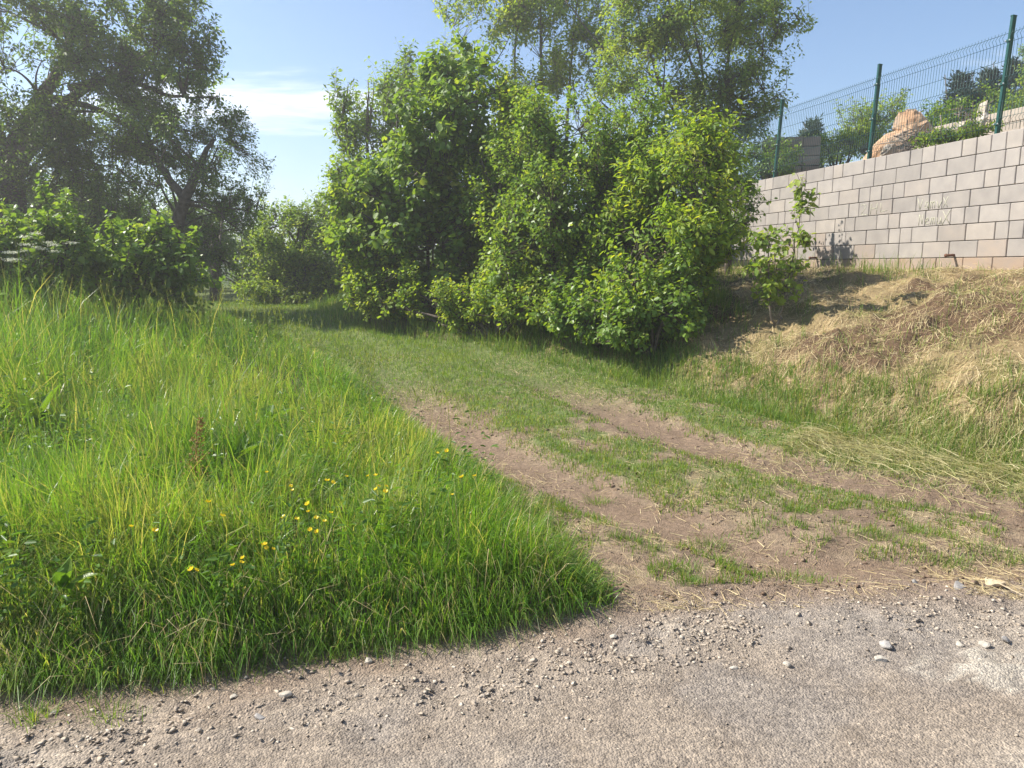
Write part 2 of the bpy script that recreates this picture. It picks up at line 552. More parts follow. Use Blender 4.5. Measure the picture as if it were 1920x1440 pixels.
def rock_mat(name, cols):
    m, n, o = newmat(name)
    a = n.nodes.new('ShaderNodeAttribute'); a.attribute_name = 'rnd'
    c = ramp(n, [(i / (len(cols) - 1), x) for i, x in enumerate(cols)], a.outputs['Fac'])
    tcn = n.nodes.new('ShaderNodeTexCoord')
    nz = n.nodes.new('ShaderNodeTexNoise'); nz.inputs['Scale'].default_value = 60; nz.inputs['Detail'].default_value = 4
    n.links.new(tcn.outputs['Object'], nz.inputs['Vector'])
    k = ramp(n, [(0.3, (0.72, 0.72, 0.72)), (0.7, (1.2, 1.19, 1.17))], nz.outputs['Fac'])
    mm = n.nodes.new('ShaderNodeMix'); mm.data_type = 'RGBA'; mm.blend_type = 'MULTIPLY'; mm.inputs['Factor'].default_value = 1
    n.links.new(c, mm.inputs['A']); n.links.new(k, mm.inputs['B'])
    p = n.nodes.new('ShaderNodeBsdfPrincipled'); p.inputs['Roughness'].default_value = 0.9; p.inputs['Specular IOR Level'].default_value = 0.2
    n.links.new(mm.outputs['Result'], p.inputs['Base Color'])
    b = n.nodes.new('ShaderNodeBump'); b.inputs['Strength'].default_value = 0.4; b.inputs['Distance'].default_value = 0.004
    n.links.new(nz.outputs['Fac'], b.inputs['Height']); n.links.new(b.outputs[0], p.inputs['Normal'])
    n.links.new(p.outputs[0], o.inputs['Surface'])
    return m


def block_mat(name, base, warm):
    """moulded concrete; each block takes its own tone from the object's random number, soil stain low on the wall"""
    m, n, o = newmat(name)
    oi = n.nodes.new('ShaderNodeObjectInfo')
    c = ramp(n, [(0.0, tuple(x * 0.90 for x in base)), (0.5, base), (0.85, tuple(x * 1.08 for x in base)), (1.0, warm)], oi.outputs['Random'])
    tcn = n.nodes.new('ShaderNodeTexCoord')
    nz = n.nodes.new('ShaderNodeTexNoise'); nz.inputs['Scale'].default_value = 5; nz.inputs['Detail'].default_value = 8
    geo = n.nodes.new('ShaderNodeNewGeometry')
    n.links.new(geo.outputs['Position'], nz.inputs['Vector'])
    k = ramp(n, [(0.25, (0.86, 0.86, 0.87)), (0.75, (1.12, 1.11, 1.09))], nz.outputs['Fac'])
    mm = n.nodes.new('ShaderNodeMix'); mm.data_type = 'RGBA'; mm.blend_type = 'MULTIPLY'; mm.inputs['Factor'].default_value = 1
    n.links.new(c, mm.inputs['A']); n.links.new(k, mm.inputs['B'])
    # soil stain
    at_ = n.nodes.new('ShaderNodeAttribute'); at_.attribute_type = 'OBJECT'; at_.attribute_name = 'stain'
    st = n.nodes.new('ShaderNodeMix'); st.data_type = 'RGBA'
    sm = n.nodes.new('ShaderNodeMath'); sm.operation = 'MULTIPLY'
    rr = n.nodes.new('ShaderNodeMapRange'); rr.inputs['From Min'].default_value = 0.3; rr.inputs['From Max'].default_value = 0.62; rr.inputs['To Min'].default_value = 0.45
    n.links.new(nz.outputs['Fac'], rr.inputs['Value'])
    n.links.new(at_.outputs['Fac'], sm.inputs[0]); n.links.new(rr.outputs[0], sm.inputs[1])
    n.links.new(sm.outputs[0], st.inputs['Factor']); n.links.new(mm.outputs['Result'], st.inputs['A']); st.inputs['B'].default_value = (0.33, 0.21, 0.12, 1)
    p = n.nodes.new('ShaderNodeBsdfPrincipled'); p.inputs['Roughness'].default_value = 0.92; p.inputs['Specular IOR Level'].default_value = 0.25
    n.links.new(st.outputs['Result'], p.inputs['Base Color'])
    nf = n.nodes.new('ShaderNodeTexNoise'); nf.inputs['Scale'].default_value = 90; nf.inputs['Detail'].default_value = 4
    n.links.new(geo.outputs['Position'], nf.inputs['Vector'])
    b = n.nodes.new('ShaderNodeBump'); b.inputs['Strength'].default_value = 0.35; b.inputs['Distance'].default_value = 0.006
    n.links.new(nf.outputs['Fac'], b.inputs['Height']); n.links.new(b.outputs[0], p.inputs['Normal'])
    n.links.new(p.outputs[0], o.inputs['Surface'])
    return m


M_GROUND = ground_mat()
M_BARK = noise_mat('bark', (0.045, 0.035, 0.026), (0.15, 0.125, 0.10), 14, 0.9, 0.6, 40, 0.02)
M_BARK_PALE = noise_mat('young_bark', (0.10, 0.085, 0.065), (0.24, 0.20, 0.155), 18, 0.85, 0.4, 50, 0.01)
M_GRASS = leaf_mat('meadow_grass', [(0.07, 0.17, 0.024), (0.115, 0.25, 0.03), (0.155, 0.3, 0.038), (0.235, 0.34, 0.06), (0.42, 0.4, 0.18)], 0.48, 0.36, 0.5)
M_SHORT = leaf_mat('short_grass', [(0.08, 0.165, 0.028), (0.13, 0.235, 0.036), (0.2, 0.285, 0.055), (0.36, 0.33, 0.14)], 0.42, 0.5, 0.4)
M_STRAW = leaf_mat('mown_straw', [(0.20, 0.14, 0.07), (0.38, 0.29, 0.145), (0.52, 0.41, 0.22), (0.60, 0.50, 0.30), (0.32, 0.32, 0.11)], 0.15, 0.6, 0.3, (1.0, 0.95, 0.8))
M_SWATH = leaf_mat('green_swath', [(0.15, 0.19, 0.055), (0.28, 0.28, 0.10), (0.42, 0.38, 0.17), (0.52, 0.46, 0.26)], 0.2, 0.5, 0.4)
M_HAZEL = leaf_mat('hazel_leaf', [(0.09, 0.1695, 0.03), (0.138, 0.2373, 0.038), (0.204, 0.3107, 0.045), (0.312, 0.3842, 0.06)], 0.48)
M_ASH = leaf_mat('ash_leaf', [(0.108, 0.1995, 0.03), (0.1782, 0.2888, 0.038), (0.2592, 0.3518, 0.045), (0.3888, 0.42, 0.055)], 0.50)
M_SHRUB = leaf_mat('shrub_leaf', [(0.0944, 0.1792, 0.033), (0.1475, 0.252, 0.042), (0.2124, 0.3192, 0.05), (0.3304, 0.4032, 0.065)], 0.46, 0.4)
M_MAPLE = leaf_mat('maple_leaf', [(0.11, 0.2, 0.035), (0.17, 0.275, 0.045), (0.23, 0.32, 0.062), (0.3, 0.37, 0.07)], 0.50)
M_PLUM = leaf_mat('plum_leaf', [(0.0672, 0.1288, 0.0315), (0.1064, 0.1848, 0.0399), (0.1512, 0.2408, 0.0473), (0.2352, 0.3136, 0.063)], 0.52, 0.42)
M_PINE = leaf_mat('pine_needles', [(0.012, 0.028, 0.016), (0.022, 0.045, 0.024), (0.035, 0.06, 0.032)], 0.1, 0.6)
M_GRAVEL = rock_mat('gravel_stone', [(0.3047, 0.2554, 0.2033), (0.3696, 0.3069, 0.2432), (0.4246, 0.3595, 0.2869), (0.5357, 0.4676, 0.3829)])
M_PALESTONE = rock_mat('pale_stone', [(0.42, 0.38, 0.32), (0.50, 0.455, 0.39)])
M_TANSTONE = rock_mat('tan_stone', [(0.42, 0.33, 0.21), (0.5, 0.41, 0.28)])
M_GREYSTONE = rock_mat('grey_stone', [(0.27, 0.255, 0.24), (0.35, 0.33, 0.31)])
M_BOULDER = noise_mat('rusty_boulder', (0.30, 0.16, 0.085), (0.50, 0.33, 0.20), 2.6, 0.9, 0.7, 9, 0.06, (0.42, 0.34, 0.27))
M_PALEROCK = noise_mat('broken_pale_rock', (0.40, 0.33, 0.25), (0.58, 0.52, 0.44), 4, 0.9, 0.6, 14, 0.04)
M_BLOCK = block_mat('wall_block', (0.325, 0.298, 0.274), (0.36, 0.323, 0.287))
M_BLOCK_FAR = block_mat('terrace_block', (0.39, 0.35, 0.30), (0.41, 0.35, 0.28))
M_BLOCK_DARK = block_mat('stacked_block', (0.27, 0.24, 0.21), (0.30, 0.255, 0.215))
M_MORTAR = noise_mat('joint_fill', (0.06, 0.055, 0.05), (0.11, 0.10, 0.09), 30)
M_FENCE = plain_mat('green_fence_paint', (0.012, 0.075, 0.062), 0.35, 0.2)
M_WIRE = plain_mat('green_wire', (0.022, 0.075, 0.075), 0.4, 0.3)
M_BOLT = plain_mat('zinc_bolt', (0.62, 0.62, 0.62), 0.35, 0.8)
M_RUST = plain_mat('rusty_pipe', (0.15, 0.065, 0.035), 0.8, 0.2)
M_CHALK = plain_mat('yellow_chalk', (0.51, 0.505, 0.375), 0.95)
M_PETAL = leaf_mat('buttercup_petal', [(0.80, 0.60, 0.02), (0.88, 0.70, 0.03)], 0.25, 0.3, 0.5, (1, 1, 1))
M_STALK = leaf_mat('green_stalk', [(0.07, 0.14, 0.025), (0.10, 0.17, 0.03)], 0.2)
M_DOCK = leaf_mat('dock_leaf', [(0.06, 0.14, 0.02), (0.10, 0.20, 0.025), (0.16, 0.25, 0.03)], 0.45, 0.4)
M_DRYDOCK = leaf_mat('dry_seed_head', [(0.24, 0.13, 0.05), (0.34, 0.21, 0.08), (0.40, 0.32, 0.12)], 0.2, 0.8, 0.2, (1, 0.9, 0.8))
M_PARSLEY = leaf_mat('umbel_white', [(0.55, 0.57, 0.45), (0.7, 0.7, 0.6)], 0.3, 0.7, 0.2, (1, 1, 0.9))
M_STICK = noise_mat('dead_sticks', (0.13, 0.10, 0.08), (0.30, 0.25, 0.21), 12)

# ------------------------------------------------------------------ ground sheets
def graded():
    xs = np.concatenate([np.arange(-12, -3, 0.15), np.arange(-3, 5, 0.05), np.arange(5, 10, 0.10)])
    g = np.geomspace(0.15, 1900, 34).cumsum()
    xs = np.concatenate([xs[0] - g[::-1], xs, xs[-1] + g])
    ys = np.concatenate([np.arange(1.4, 4.9, 0.026), np.arange(4.9, 9.5, 0.045), np.arange(9.5, 22, 0.13)])
    ga = np.geomspace(0.12, 1900, 36).cumsum(); gb = np.geomspace(0.1, 500, 18).cumsum()
    ys = np.concatenate([ys[0] - gb[::-1], ys, ys[-1] + ga])
    return xs, ys


def lerp(a, b, t):
    return a + (np.asarray(b) - a) * t[:, None]


def build_ground():
    xs, ys = graded()
    X, Y = np.meshgrid(xs, ys)
    nx, ny = len(xs), len(ys)
    x = X.ravel(); y = Y.ravel()
    z = H(x, y)
    droad, dg, df, u, v = masks(x, y)
    V = np.stack([x, y, z], 1)
    n_big = fbm2(x * 0.8, y * 0.8, 51, 3); n_mid = fbm2(x * 3.1, y * 3.1, 53, 4); n_fine = fbm2(x * 12, y * 12, 57, 3)
    col = np.tile(np.array([0.245, 0.178, 0.124]), (len(x), 1))                 # bare soil
    col = lerp(col, (0.285, 0.215, 0.152), sst(0.40, 0.62, n_mid * 0.6 + n_fine * 0.4))                  # dry crust
    dl = dist_poly(x, y, RUT_L); dr = dist_poly(x, y, RUT_R); dm = np.minimum(dl, dr)
    green = (1 - sst(0.25, 0.6, 1 - sst(0.22, 0.55, dm))) * sst(0.36, 0.55, n_mid) * sst(4.3, 5.8, y)
    green = np.maximum(green, sst(7.0, 9.2, y) * 0.9)
    gcol = green
    straw = sst(0.42, 0.60, n_mid * 0.4 + n_fine * 0.6) * sst(0.1, 0.4, dm) * 0.55
    col = lerp(col, (0.36, 0.285, 0.175), straw)
    col = lerp(col, (0.25, 0.178, 0.124), (1 - sst(0.10, 0.34, dm + (n_fine - 0.5) * 0.25)) * (1 - sst(9, 12, y)) * 0.8)
    col = lerp(col, (0.125, 0.20, 0.045), gcol * 0.8)
    # verge under the tall grass
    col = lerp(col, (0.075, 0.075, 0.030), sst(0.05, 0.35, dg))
    # bank
    b = sst(-0.1, 0.35, df)
    bank = lerp(np.tile(np.array([0.30, 0.225, 0.12]), (len(x), 1)), (0.19, 0.16, 0.07), sst(0.42, 0.62, n_mid))
    bank = lerp(bank, (0.14, 0.09, 0.055), sst(0.58, 0.70, n_big))
    col = lerp(col, bank, b)
    col = lerp(col, (0.10, 0.085, 0.045), sst(9.5, 12, y) * b * sst(-0.5, 0.5, 4.2 - (x - 0.1 * y)))       # leaf litter under the shrubs
    # road
    r = sst(-0.22, 0.16, droad + (n_fine - 0.5) * 0.25)
    road = lerp(np.tile(np.array([0.348, 0.298, 0.246]), (len(x), 1)), (0.44, 0.382, 0.316), sst(0.35, 0.7, n_mid * 0.6 + n_fine * 0.4))
    road = lerp(road, (0.30, 0.245, 0.195), sst(0.50, 0.66, n_big) * 0.6)
    road = lerp(road, (0.26, 0.235, 0.215), sst(0.5, 0.7, fbm2(x * 2.3, y * 2.3, 55, 4)) * 0.5)
    road = lerp(road, (0.255, 0.185, 0.135), (1 - sst(0.02, 0.42, droad + (n_mid - 0.5) * 0.3)) * 0.8)
    patch = np.hypot((x - 1.93) / 0.30, (y - 2.78) / 0.13) + (n_fine - 0.5) * 1.8 + (fbm2(x * 30, y * 30, 59, 2) - 0.5) * 1.2
    road = lerp(road, (0.47, 0.425, 0.36), 1 - sst(0.6, 1.0, patch))
    V[:, 2] += 0.016 * (1 - sst(0.3, 1.0, patch))
    col = lerp(col, road, r)
    # terrace behind the wall
    back = (v < -0.1).astype(float)
    col = lerp(col, lerp(np.tile(np.array([0.30, 0.22, 0.15]), (len(x), 1)), (0.12, 0.14, 0.05), sst(3.5, 7, -v)), back)
    far = sst(24, 40, y)
    col = lerp(col, (0.07, 0.10, 0.035), far)
    col = col * lerp(np.ones((len(x), 3)), (0.83, 0.83, 0.83), np.clip(1 - b * 0.6, 0, 1))
    grav = np.clip(r + 0.25 * (1 - sst(0.1, 0.4, dg)) * (1 - b), 0, 1)
    idx = np.arange(nx * ny).reshape(ny, nx)
    q = np.stack([idx[:-1, :-1], idx[:-1, 1:], idx[1:, 1:], idx[1:, :-1]], -1).reshape(-1, 4)
    cx = x[q].mean(1); cy = y[q].mean(1)
    fr, fg, fd, fu, fv = masks(cx, cy)
    is_road = fr > 0
    is_bank = (~is_road) & (fd > 0) & (fv > -0.12) & (cy < 26)
    is_track = (~is_road) & (~is_bank) & (fg < 0) & (fv > 0) & (cy < 26)
    rest = ~(is_road | is_bank | is_track)
    for nm, msk in (('gravel_road', is_road), ('dirt_track', is_track), ('mown_bank', is_bank), ('ground', rest)):
        qq = q[msk]
        used, inv = np.unique(qq, return_inverse=True)
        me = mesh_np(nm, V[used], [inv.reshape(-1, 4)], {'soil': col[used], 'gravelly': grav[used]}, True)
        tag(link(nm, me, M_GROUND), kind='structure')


build_ground()

# ------------------------------------------------------------------ block walls
def box_mesh(name, lx, ly, lz, bev=0.006):
    bm = bmesh.new()
    bmesh.ops.create_cube(bm, size=1)
    bmesh.ops.scale(bm, vec=(lx, ly, lz), verts=bm.verts)
    bmesh.ops.bevel(bm, geom=list(bm.edges), offset=bev, segments=1, affect='EDGES', profile=0.5)
    me = bpy.data.meshes.new(name); bm.to_mesh(me); bm.free()
    return me


_blk = {}
WALL_ANG = math.atan2(WALL_D[1], WALL_D[0])


def block_obj(parent, size, u, v, z, mat, stain=0.0, jit=0.003, ang=WALL_ANG, org=None):
    key = (round(size[0], 2), size[1], size[2], mat.name)
    if key not in _blk:
        me = box_mesh('block', round(size[0], 2), size[1], size[2]); me.materials.append(mat); _blk[key] = me
    o = bpy.data.objects.new('block', _blk[key]); COL.objects.link(o)
    o.parent = parent
    o.location = (u, v + random.uniform(-jit, jit), z)
    o.rotation_euler = (random.uniform(-.004, .004), random.uniform(-.003, .003), random.uniform(-.006, .006))
    o.scale = (1 - 0.0, 1, 1)
    o['stain'] = stain
    return o


def px_to_u(px, z=1.6, v=0.0):
    """where along the wall the picture column px meets height z"""
    k = (px - 960) / F_PX; h = z - CAM[2]
    q = WALL_P + WALL_N * v
    cp, sp = math.cos(PITCH), math.sin(PITCH)
    return (q[0] - k * (cp * q[1] - h * sp)) / (k * cp * WALL_D[1] - WALL_D[0])


def z2px(j, c):
    return px_to_u(1360 + j / 2.88, WALL_Z0 + CH * (c + 0.5))


COURSES = [   # bottom course first; joints read off the photograph, the hidden far end filled in with the same bond
    [435, 535, 638, 750, 867, 935, 998, 1065, 1135, 1280, 1440, 1615],
    [390, 483, 583, 692, 806, 935, 1065, 1208, 1360, 1520],
    [303, 390, 487, 541, 648, 760, 881, 942, 1005, 1145, 1295, 1453, 1530],
    [235, 275, 365, 487, 590, 645, 700, 817, 880, 940, 1078, 1145, 1217, 1290, 1370, 1535],
    [320, 410, 457, 557, 665, 720, 776, 900, 1030, 1100, 1170, 1320, 1475],
    [237, 320, 415, 508, 613, 722, 782, 842, 905, 966, 1101, 1246, 1400, 1478, 1565],
    [247, 293, 390, 495, 577, 686, 800, 923, 1055, 1195, 1347, 1510],
    [172, 215, 257, 343, 435, 533, 583, 635, 748, 806, 867, 997, 1063, 1131, 1277, 1355, 1435, 1518, 1610],
]
CH = 0.2205


def build_wall():
    root = empty('block_retaining_wall', wpt(0, 0, WALL_Z0), 'long grey concrete block retaining wall with yellow chalk scribbles, above the mown bank', 'wall')
    root.rotation_euler = (0, 0, WALL_ANG)
    # local x = along the wall (away from camera), local y = n x? : rotate so that +y points behind the wall or in front
    for c, joints in enumerate(COURSES):
        us = sorted(set(round(z2px(j, c), 3) for j in joints))
        us = [round(a, 2) for a in us]
        while us[0] > WALL_U0: us.insert(0, us[0] - random.choice([0.42, 0.42, 0.21]))
        while us[-1] < WALL_U1: us.append(us[-1] + random.choice([0.42, 0.42, 0.21]))
        for a, b in zip(us[:-1], us[1:]):
            ln = b - a
            if ln < 0.1: continue
            st = 0.6 if c == 0 else (random.choice([0, 0, 0, 0, 0.1, 0.3]) if c in (1, 2) else (0.08 if random.random() < 0.06 else 0))
            block_obj(root, (ln - 0.008, 0.24, CH - 0.007), (a + b) / 2, FRONT * -0.12 - (0.012 if c == 0 else 0) * 0, CH * (c + 0.5), M_BLOCK, st)
    me = box_mesh('joint_core', WALL_U1 - WALL_U0, 0.20, CH * 8 - 0.02, 0.002)
    link('joint_core', me, M_MORTAR, root, ((WALL_U0 + WALL_U1) / 2, FRONT * -0.125, CH * 4))
    return root


# local +y of the rotated frame: (-sin, cos) of WALL_ANG
_ly = np.array([-math.sin(WALL_ANG), math.cos(WALL_ANG)])
FRONT = 1.0 if _ly @ WALL_N > 0 else -1.0
wall = build_wall()


def chalk():
    """strokes in (u, z) on the front face, pressed on as thin ribbons"""
    def place(strokes, px, course, wpx, hfrac, slant=0.0):
        # strokes in unit box x right, y up; px = left edge in photo pixels
        res = []
        for s_ in strokes:
            pts = []
            for (sx, sy) in s_:
                u = px_to_u(px + sx * wpx, WALL_Z0 + CH * (course + 0.5))
                pts.append((u, WALL_Z0 * 0 + CH * (course + 0.1) + sy * CH * hfrac))
            res.append(pts)
        return res
    Z = [[(0, .9), (.3, 1), (.7, .85), (.1, .1), (.5, .0), (.9, .05)]]
    Hh = [[(.05, 0), (.1, 1)], [(.8, 0), (.85, 1)], [(.08, .5), (.82, .55)]]
    L = [[(.1, .95), (.15, .15), (.95, .25)]]
    Vv = [[(0, 1), (.5, 0), (.9, .9)]]
    a_ = [[(.8, .6), (.3, .6), (.2, .15), (.7, .1), (.8, .6), (.9, 0)]]
    m_ = [[(0, 0), (.05, .6), (.3, .6), (.4, 0)], [(.4, .5), (.7, .65), (.85, 0)]]
    v_ = [[(0, .6), (.4, 0), (.9, .6)]]
    x_ = [[(0, .85), (.9, 0)], [(.85, .9), (.05, 0)]]
    N_ = [[(.05, 0), (.1, 1), (.7, .1), (.8, 1)]]
    e_ = [[(.15, .35), (.75, .4), (.6, .65), (.2, .5), (.25, .1), (.9, .1)]]
    i_ = [[(.3, 0), (.35, .6)]]
    u_ = [[(.05, .6), (.1, .1), (.6, .05), (.8, .6), (.9, 0)]]
    X_ = [[(0, 1), (1, 0)], [(.95, 1), (.0, -.1)]]
    def word(letters, px, course, wpx, hf):
        s_ = []
        for k, l in enumerate(letters): s_ += place(l, px + k * wpx * 1.2, course, wpx, hf)
        return s_
    out_ = word([Z, Hh, L], 1614, 4, 15, 0.75)
    out_ += word([Vv, a_, m_, v_, x_], 1721, 4, 10, 0.72)
    out_ += word([N_, e_, m_, u_], 1723, 3, 9.5, 0.7) + place(X_, 1767, 3, 14, 0.8)
    acc = Acc()
    for pts in out_:
        P = np.array([(u, FRONT * 0.0034, z) for u, z in pts])
        for a, b in zip(P[:-1], P[1:]):
            d = nrm(b - a); sd = np.cross(d, [0, 1, 0]) * 0.0036
            t = np.array([0, FRONT * 0.0006, 0])
            q = np.array([a - sd, a + sd, b + sd, b - sd])
            acc.add(np.concatenate([q - t, q + t]), [np.array([[4, 5, 6, 7], [0, 1, 5, 4], [1, 2, 6, 5], [2, 3, 7, 6], [3, 0, 4, 7]])])
    link('chalk_lettering', acc.mesh('chalk_lettering'), M_CHALK, wall)


chalk()


def build_back_wall():
    vb = -3.5
    root = empty('terrace_block_wall', wpt(0, vb, 3.2), 'pale concrete block terrace wall behind the boulders and the mesh fence', 'wall')
    root.rotation_euler = (0, 0, WALL_ANG)
    for c in range(5):
        a = 2.0 - 0.21 * (c % 2)
        while a < 7.2:
            ln = 0.42
            block_obj(root, (ln - 0.008, 0.24, 0.212), a + ln / 2, 0, 0.22 * (c + 0.5), M_BLOCK_FAR, 0.1)
            a += ln
    me = box_mesh('joint_core', 5.2, 0.19, 1.08, 0.002)
    link('joint_core', me, M_MORTAR, root, (4.65, 0, 0.545))


build_back_wall()

# ------------------------------------------------------------------ mesh fence
FENCE_V = -0.12
POSTS_U = [px_to_u(1855, WALL_TOP) - 2.5, px_to_u(1855, WALL_TOP), px_to_u(1617, WALL_TOP), px_to_u(1442, WALL_TOP), px_to_u(1442, WALL_TOP) + 2.5]
POST_H = 1.43


def fence():
    root = empty('mesh_fence', wpt(0, FENCE_V, WALL_Z0 + CH * 8), 'dark green welded mesh fence with steel posts standing on the block wall', 'fence')
    root.rotation_euler = (FRONT * math.radians(-3.2) * -1, 0, WALL_ANG)
    pm = box_mesh('post', 0.04, 0.06, POST_H + 0.1, 0.004); pm.materials.append(M_FENCE)
    capm = box_mesh('post_cap', 0.048, 0.068, 0.02, 0.006); capm.materials.append(M_FENCE)
    bm = bmesh.new(); bmesh.ops.create_uvsphere(bm, u_segments=8, v_segments=5, radius=0.011)
    boltm = bpy.data.meshes.new('bolt'); bm.to_mesh(boltm); bm.free(); boltm.materials.append(M_BOLT)
    clm = box_mesh('clamp', 0.05, 0.012, 0.03, 0.002); clm.materials.append(M_FENCE)
    for u in POSTS_U:
        po = link('post', pm, None, root, (u, 0, POST_H / 2 - 0.05))
        po.rotation_euler = (random.uniform(-.006, .006), random.uniform(-.008, .008), 0)
        link('post_cap', capm, None, po, (0, 0, POST_H / 2 + 0.055))
        for z in (0.13, 0.62, 1.14):
            link('clamp', clm, None, po, (0, FRONT * 0.037, z - POST_H / 2 + 0.05))
            for s in (-1, 1):
                link('bolt', boltm, None, po, (s * 0.03, FRONT * 0.043, z - POST_H / 2 + 0.05))
    # vertical wire profile with folds
    zt = POST_H - 0.17
    prof = [(0.03, 0), (0.10, 0), (0.15, 0.035), (0.20, 0), (0.60, 0), (0.65, 0.035), (0.70, 0), (zt - 0.14, 0), (zt - 0.085, 0.035), (zt - 0.03, 0), (zt, 0)]
    acc = Acc(); tube(acc, [(0, FRONT * (0.036 + o_), z) for z, o_ in prof], 0.0026, 4)
    wm = acc.mesh('wire'); wm.materials.append(M_WIRE)
    hz = [0.10, 0.20, 0.40, 0.60, 0.70, 0.90, zt - 0.14, zt - 0.03]
    for a, b in zip(POSTS_U[:-1], POSTS_U[1:]):
        panel = empty('mesh_panel', (a, 0, 0)); panel.parent = root; panel.location = (a, 0, 0)
        acc = Acc(); tube(acc, [(0.01, FRONT * 0.0345, 0), (b - a - 0.01, FRONT * 0.0345, 0)], 0.003, 4)
        hm = acc.mesh('rail_wire'); hm.materials.append(M_WIRE)
        for z in hz: link('rail_wire', hm, None, panel, (0, 0, z))
        n = int((b - a) / 0.05)
        for k in range(1, n): link('wire', wm, None, panel, (k * (b - a) / n, 0, 0))


fence()


def pipes():
    for px, label in ((1787, 'rusty pipe stub jutting from the wall base, nearer the right edge'), (1530, 'rusty pipe stub jutting from the wall base beside the young maple')):
        u = px_to_u(px)
        root = empty('drain_pipe', wpt(u, 0.0, WALL_Z0 + CH * 1.16), label, 'pipe', 'rusty pipes in the block wall')
        root.rotation_euler = (0, 0, WALL_ANG)
        acc = Acc(); tube(acc, [(0, FRONT * -0.05, 0), (0, FRONT * 0.13, -0.006)], 0.019, 10)
        link('pipe_barrel', acc.mesh('pipe_barrel'), M_RUST, root)
        acc = Acc(); tube(acc, [(0, FRONT * 0.127, -0.006), (0, FRONT * 0.142, -0.007)], 0.024, 10)
        link('pipe_rim', acc.mesh('pipe_rim'), M_RUST, root)


pipes()

# ------------------------------------------------------------------ rocks
def rock_mesh(name, r, seed, squash=(1, 1, 1), n=26, rough=0.0):
    rs = np.random.default_rng(seed)
    P = nrm(rs.normal(size=(n, 3))) * (0.78 + 0.3 * rs.random((n, 1))) * np.array(squash) * r
    bm = bmesh.new()
    for p in P: bm.verts.new(p)
    res = bmesh.ops.convex_hull(bm, input=bm.verts)
    for vtx in [v_ for v_ in bm.verts if not v_.link_faces]: bm.verts.remove(vtx)
    if rough > 0:
        bmesh.ops.subdivide_edges(bm, edges=list(bm.edges), cuts=4, use_grid_fill=True)
        bm.verts.ensure_lookup_table()
        co = np.array([v_.co[:] for v_ in bm.verts])
        dn = (fbm3(co / r * 2.2 + seed, seed) - 0.5) * rough * r
        nn = nrm(co)
        for v_, d_, n_ in zip(bm.verts, dn, nn): v_.co += Vector(n_ * d_)
    else:
        bmesh.ops.bevel(bm, geom=list(bm.edges), offset=r * 0.08, segments=1, affect='EDGES')
    me = bpy.data.meshes.new(name); bm.to_mesh(me); bm.free()
    a = me.attributes.new('rnd', 'FLOAT', 'POINT'); a.data.foreach_set('value', np.full(len(me.vertices), rs.random(), np.float32))
    return me


def boulder(px, py, depth, r, squash, rot, seed, mat, label, name='boulder', rough=0.38):
    p = at(px, py, depth)
    o = link(name, rock_mesh(name, r, seed, squash, 22, rough), mat, None, p)
    o.rotation_euler = rot
    tag(o, label, 'rock', 'rocks on the terrace behind the wall')
    return o


boulder(1714, 240, 13.4, 0.40, (0.95, 0.8, 0.85), (0.2, 0.2, 0.5), 3, M_BOULDER, 'big square rusty brown boulder on top of the heap behind the fence')
boulder(1672, 264, 13.1, 0.40, (1.9, 0.8, 0.5), (0.1, -0.72, 0.1), 5, M_BOULDER, 'long slanting orange boulder sloping down left of the square one')
boulder(1668, 284, 12.4, 0.2, (1.2, 0.6, 0.6), (0.1, -0.2, 0.2), 9, M_PALEROCK, 'small tan rock lying at the foot of the slanting orange boulder')
boulder(1838, 222, 11.4, 0.24, (0.45, 0.45, 1.15), (0.1, 0.18, 0.4), 12, M_PALEROCK, 'upright jagged pale rock next to the tall fence post')
boulder(1812, 240, 11.4, 0.2, (1.2, 0.8, 0.5), (0.1, 0.1, 0.9), 14, M_PALEROCK, 'flat pale rock under the upright jagged one')
b_ = boulder(1592, 286, 13.6, 0.13, (1.1, 0.8, 0.9), (0.4, 0.7, 0.1), 15, M_PALEROCK, 'pale stone on the rubble beside the middle fence post')
b_.location.z = Hs(b_.location.x, b_.location.y) + 0.09


def stones_stuff(name, pts, sizes, mat, label, cat, flat=0.6, seed=0, nvar=8, npt=8):
    """many small stones as one mesh: hulls copied with random turns"""
    acc = Acc()
    rs = np.random.default_rng(seed)
    base = []
    for k in range(nvar):
        bm = bmesh.new()
        for p in nrm(rs.normal(size=(npt, 3))) * (0.8 + 0.35 * rs.random((npt, 1))): bm.verts.new(p)
        bmesh.ops.convex_hull(bm, input=bm.verts)
        for vtx in [v_ for v_ in bm.verts if not v_.link_faces]: bm.verts.remove(vtx)
        bm.verts.index_update(); bm.verts.ensure_lookup_table()
        bmesh.ops.triangulate(bm, faces=bm.faces)
        base.append((np.array([v_.co[:] for v_ in bm.verts]), np.array([[v_.index for v_ in f.verts] for f in bm.faces])))
        bm.free()
    kind = rs.integers(0, nvar, len(pts))
    for k in range(nvar):
        sel = np.where(kind == k)[0]
        if not len(sel): continue
        V, Fc = base[k]; n = len(sel)
        a = rs.random(n) * 6.283
        sc_ = sizes[sel][:, None] * (0.7 + 0.6 * rs.random((n, 3))); sc_[:, 2] *= flat
        W = V[None] * sc_[:, None]
        ca, sa = np.cos(a)[:, None], np.sin(a)[:, None]
        W = np.stack([W[..., 0] * ca - W[..., 1] * sa, W[..., 0] * sa + W[..., 1] * ca, W[..., 2]], -1) + pts[sel][:, None]
        FF = (Fc[None] + (np.arange(n) * len(V))[:, None, None]).reshape(-1, 3)
        acc.add(W.reshape(-1, 3), [FF], rnd=np.repeat(rs.random(n), len(V)))
    o = link(name, acc.mesh(name), mat)
    return tag(o, label, cat, None, 'stuff')


